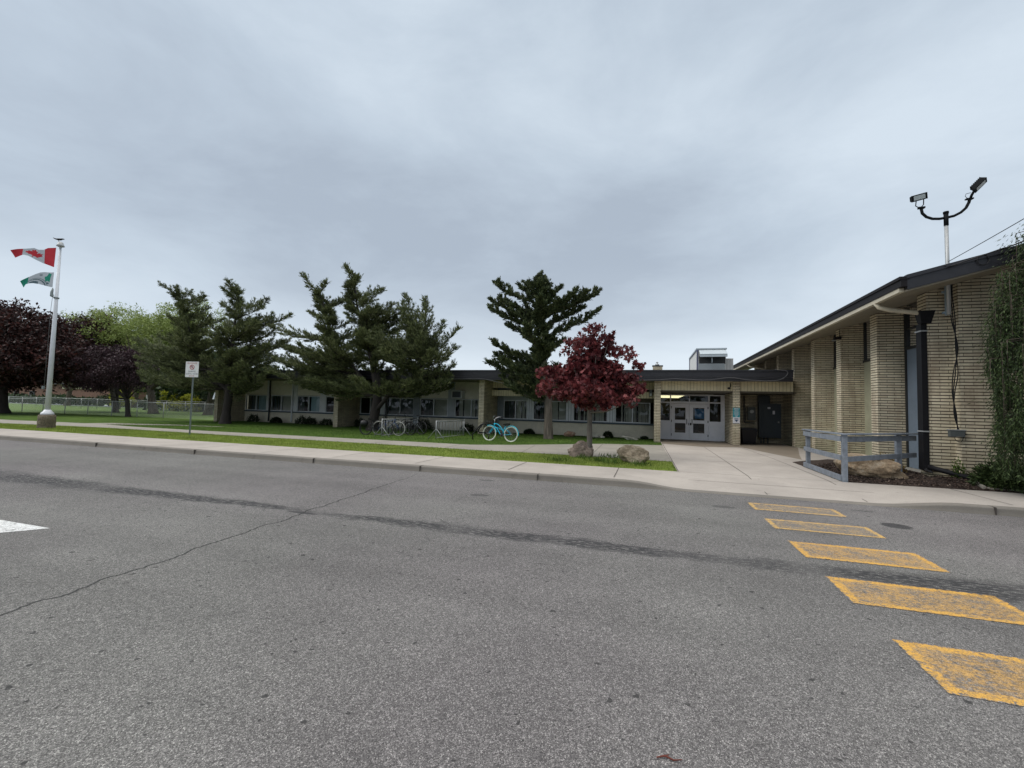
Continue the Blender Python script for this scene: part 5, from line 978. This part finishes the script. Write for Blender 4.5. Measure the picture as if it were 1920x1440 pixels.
mb=MB(); mb.lathe([(.36,1.75),(.30,2.0),(.12,2.5),(.03,2.68)],(-37,30,0),10,0); mb.hexa([(-37.06,29.6,1.7),(-36.9,29.6,1.7),(-36.9,29.72,1.7),(-37.06,29.72,1.7),(-37.03,29.85,2.5),(-36.95,29.85,2.5),(-36.95,29.95,2.5),(-37.03,29.95,2.5)],1); mb.build('canopy',['blue_cloth','flag_white'],um)
lp=thing('marker_post',(-50,36.5,.1),'short white marker post with a plate behind the fence','post'); mb=MB(); mb.tube([(-55.7,36.5,.1),(-55.7,36.5,1.9)],.03,6); mb.build('post','galvanised',lp); MB().box(-55.85,36.44,1.6,-55.55,36.47,2.0).build('plate','sign_white',lp)

# ================================================================ BIKES AND RACKS
def bicycle(label,col,fend,tyre,cruiser=True,basket=False,bag=False,loc=(0,0,0),rz=0,lean=0,group='bicycles parked at the racks'):
    t=thing('bicycle',loc,label,'bicycle',group,rz,local=True); t.rotation_euler=(lean,0,rz); WB=1.12; r=.335
    # local: rear wheel at x=0 -> front wheel at x=-WB, bike plane y=0
    for cx in (0,-WB):
        w=[(cx+math.cos(a/28*6.2832)*r,0,r+math.sin(a/28*6.2832)*r) for a in range(28)]
        wh=MB().tube(w,.024,7,closed=True).build('wheel',tyre,t)
        w2=[(cx+math.cos(a/28*6.2832)*(r-.03),0,r+math.sin(a/28*6.2832)*(r-.03)) for a in range(28)]
        mb=MB().tube(w2,.010,5,closed=True); mb.tube([(cx,-.04,r),(cx,.04,r)],.025,8)
        mb.build('rim','chrome' if cruiser and col=='bike_blue' else 'metal_dark',wh); sp=MB()
        for a in range(18): an=a/18*6.2832; sp.tube([(cx+math.cos(an)*.02,.02*(-1)**a,r+math.sin(an)*.02),(cx+math.cos(an)*(r-.03),0,r+math.sin(an)*(r-.03))],.0016,3,cap=False)
        sp.build('spokes','chrome' if col=='bike_blue' else 'metal_dark',wh)
    bb=(-.46,0,.29); head=(-.90,0,.80); hb=(-.87,0,.66); seat=(-.30,0,.70)
    mb=MB(); T=mb.tube
    if cruiser:
        T([head,(-.72,0,.77),(-.52,0,.62),(-.36,0,.42),bb],.018,8); T([hb,(-.72,0,.56),(-.60,0,.38),(-.52,0,.27),bb],.020,8); T([(-.75,0,.60),(-.6,0,.58),(-.45,0,.5),(-.37,0,.40)],.012,7)
    else:
        T([head,(-.34,0,.66)],.018,8); T([hb,bb],.022,8)
    T([bb,seat],.018,8); T([hb,head],.024,8)
    for s in (1,-1): T([bb,(-.2,.05*s,.30),(0,.06*s,r)],.010,6); T([(-.335,.0,.6),(-.2,.05*s,.52),(0,.06*s,r)],.010,6)
    for s in (1,-1): T([hb,(-.93,.05*s,.60),(-1.06,.055*s,.42),(-WB,.055*s,r)],.013,6)
    mb.build('frame',col,t)
    mb=MB(); mb.tube([head,(-.88,0,.93),(-.93,0,.97)],.014,7)
    if cruiser: 
        for s in (1,-1): mb.tube([(-.93,0,.97),(-.93,.1*s,1.0),(-.86,.2*s,1.1),(-.76,.27*s,1.12),(-.64,.3*s,1.10)],.012,7)
    else:
        mb.tube([(-.95,-.3,.99),(-.95,0,.98),(-.95,.3,.99)],.013,7)
    h=mb.build('handlebar','chrome' if col=='bike_blue' else 'metal_dark',t); g=MB()
    for s in (1,-1):
        if cruiser: g.tube([(-.74,.275*s,1.12),(-.62,.305*s,1.10)],.019,7)
        else: g.tube([(-.95,.2*s,.99),(-.95,.31*s,.99)],.019,7)
    g.build('grip','rubber',h)
    mb=MB(); mb.hexa([(-.42,-.02,.74),(-.14,-.09,.75),(-.14,.09,.75),(-.42,.02,.74),(-.43,-.025,.78),(-.12,-.11,.82),(-.12,.11,.82),(-.43,.025,.78)]); mb.tube([seat,(-.27,0,.76)],.014,7); mb.build('saddle','black',t)
    mb=MB(); mb.tube([(bb[0],-.06,bb[2]),(bb[0],.06,bb[2])],.02,8); mb.tube([(bb[0],-.03,bb[2]),(bb[0],-.035,bb[2])],.085,16); mb.beam((bb[0],-.06,bb[2]),(bb[0]-.11,-.06,bb[2]-.12),.015,.02); mb.box(bb[0]-.16,-.14,bb[2]-.135,bb[0]-.07,-.07,bb[2]-.115); mb.beam((bb[0],.06,bb[2]),(bb[0]+.11,.06,bb[2]+.12),.015,.02); mb.box(bb[0]+.07,.07,bb[2]+.115,bb[0]+.16,.14,bb[2]+.135); mb.tube([(bb[0],-.04,bb[2]+.08),(0,-.04,r+.04)],.006,4); mb.tube([(bb[0],-.04,bb[2]-.08),(0,-.04,r-.04)],.006,4); mb.build('crankset','metal_dark',t)
    if fend:
        for cx,a0,a1 in ((0,-.15,2.3),(-WB,.15,2.0)):
            mb=MB(); k=12; 
            for i in range(k+1):
                a=a0+(a1-a0)*i/k; 
                for (dy,rr) in ((-.04,r+.035),(-.02,r+.052),(.02,r+.052),(.04,r+.035)): mb.v.append((cx+math.cos(a)*rr,dy,r+math.sin(a)*rr))
            for i in range(k):
                for j in range(3): q=i*4+j; mb.face([q,q+1,q+5,q+4],0,True)
            mb.build('fender',fend,t)
    if basket:
        mb=MB(); 
        for z in (.74,.82,.90): mb.tube([(-1.02,-.17,z),(-1.3,-.15,z),(-1.3,.15,z),(-1.02,.17,z)],.005,4,closed=True)
        for x,y in [(-1.02,-.17+.085*i) for i in range(5)]+[(-1.3,-.15+.075*i) for i in range(5)]+[(-1.02-.07*i,-.165) for i in range(5)]+[(-1.02-.07*i,.165) for i in range(5)]: mb.tube([(x,y,.70),(x*1.005,y*1.05,.92)],.004,4)
        mb.build('basket','black',t)
    if bag:
        mb=MB(); mb.lathe([(.05,.38),(.17,.42),(.20,.55),(.18,.68),(.06,.74)],(.12,0,0),12); b_=mb.build('pannier','black',t); MB().box(.1,-.215,.5,.22,-.20,.53).build('reflector','chrome',b_)
    return t
bicycle('turquoise cruiser bicycle with curved frame and pale tyres leaning by the black rack','bike_blue','bike_fender','tyre_cream',True,True,False,(-6.0,19.25,.125),R(-9),R(-5))
bicycle('dark bicycle with black rear bag at the far left of the racks','bike_black',None,'rubber',False,False,True,(-13.65,19.2,.125),math.pi+R(8),R(5))
bicycle('blue and white mountain bicycle with white tyres in the left rack','bike_navy',None,'tyre_grey',False,False,False,(-13.15,19.55,.125),math.pi+R(4),R(4))
bicycle('black bicycle parked deeper in the left rack, handlebar above the rail','bike_black','bike_black','rubber',True,False,False,(-12.9,20.4,.125),math.pi+R(-4),R(-4))
bicycle('black bicycle farthest back in the left rack','bike_black',None,'rubber',False,True,False,(-12.6,21.3,.125),math.pi+R(-14),R(5))
def bike_rack(loc,rz,L,label):
    t=thing('bike_rack',loc,label,'bike rack','grey tubular bike racks',rz,local=True)
    for y in (0,L):
        mb=MB(); mb.tube([(0,y,.0),(0,y,.86)],.026,8); mb.build('end_post','rack_steel',t)
        mb=MB(); mb.tube([(-.42,y,.0),(0,y,.48),(.42,y,0)],.019,8); mb.build('leg','rack_steel',t)
    mb=MB(); mb.tube([(0,0,.82),(0,L/2,.80),(0,L,.82)],.022,8); mb.tube([(0,0,.05),(0,L,.05)],.016,8); mb.build('rail','rack_steel',t)
    x=.18; i=0
    while x<L-.05:
        MB().tube([(0,x,.05),(0,x,.81)],.0095,6).build('bar','rack_steel',t); x+=.10 if i%2 else .20; i+=1
    return t
bike_rack((-12.33,18.62,.125),R(0),3.4,'left grey tubular bike rack with bicycles in it')
bike_rack((-9.46,18.68,.125),R(-2),3.0,'empty grey tubular bike rack to the right of the bicycles')
mb=MB(); rr_=.03
mb.tube([(-7.9,19.4,.1),(-7.93,19.4,.35),(-7.75,19.42,.6),(-7.55,19.45,.82),(-7.42,19.45,.90),(-7.3,19.47,.86),(-7.25,19.5,.78)],rr_,8)
mb.tube([(-7.42,19.45,.88),(-7.62,19.46,.62),(-7.66,19.47,.52),(-7.58,19.48,.48),(-7.15,19.5,.47),(-7.0,19.55,.5)],rr_*.8,8)
mb.tube([(-7.55,19.6,.84),(-7.72,19.6,.60),(-7.74,19.6,.5),(-7.62,19.6,.44),(-7.1,19.6,.44)],rr_*.7,8); mb.tube([(-7.25,19.5,.78),(-7.2,19.6,.5),(-7.2,19.62,.1)],rr_*.9,8)
tag(mb.build('loop_rack','black'),'black bent tube bike stand holding the front wheel of the turquoise bicycle','bike stand')
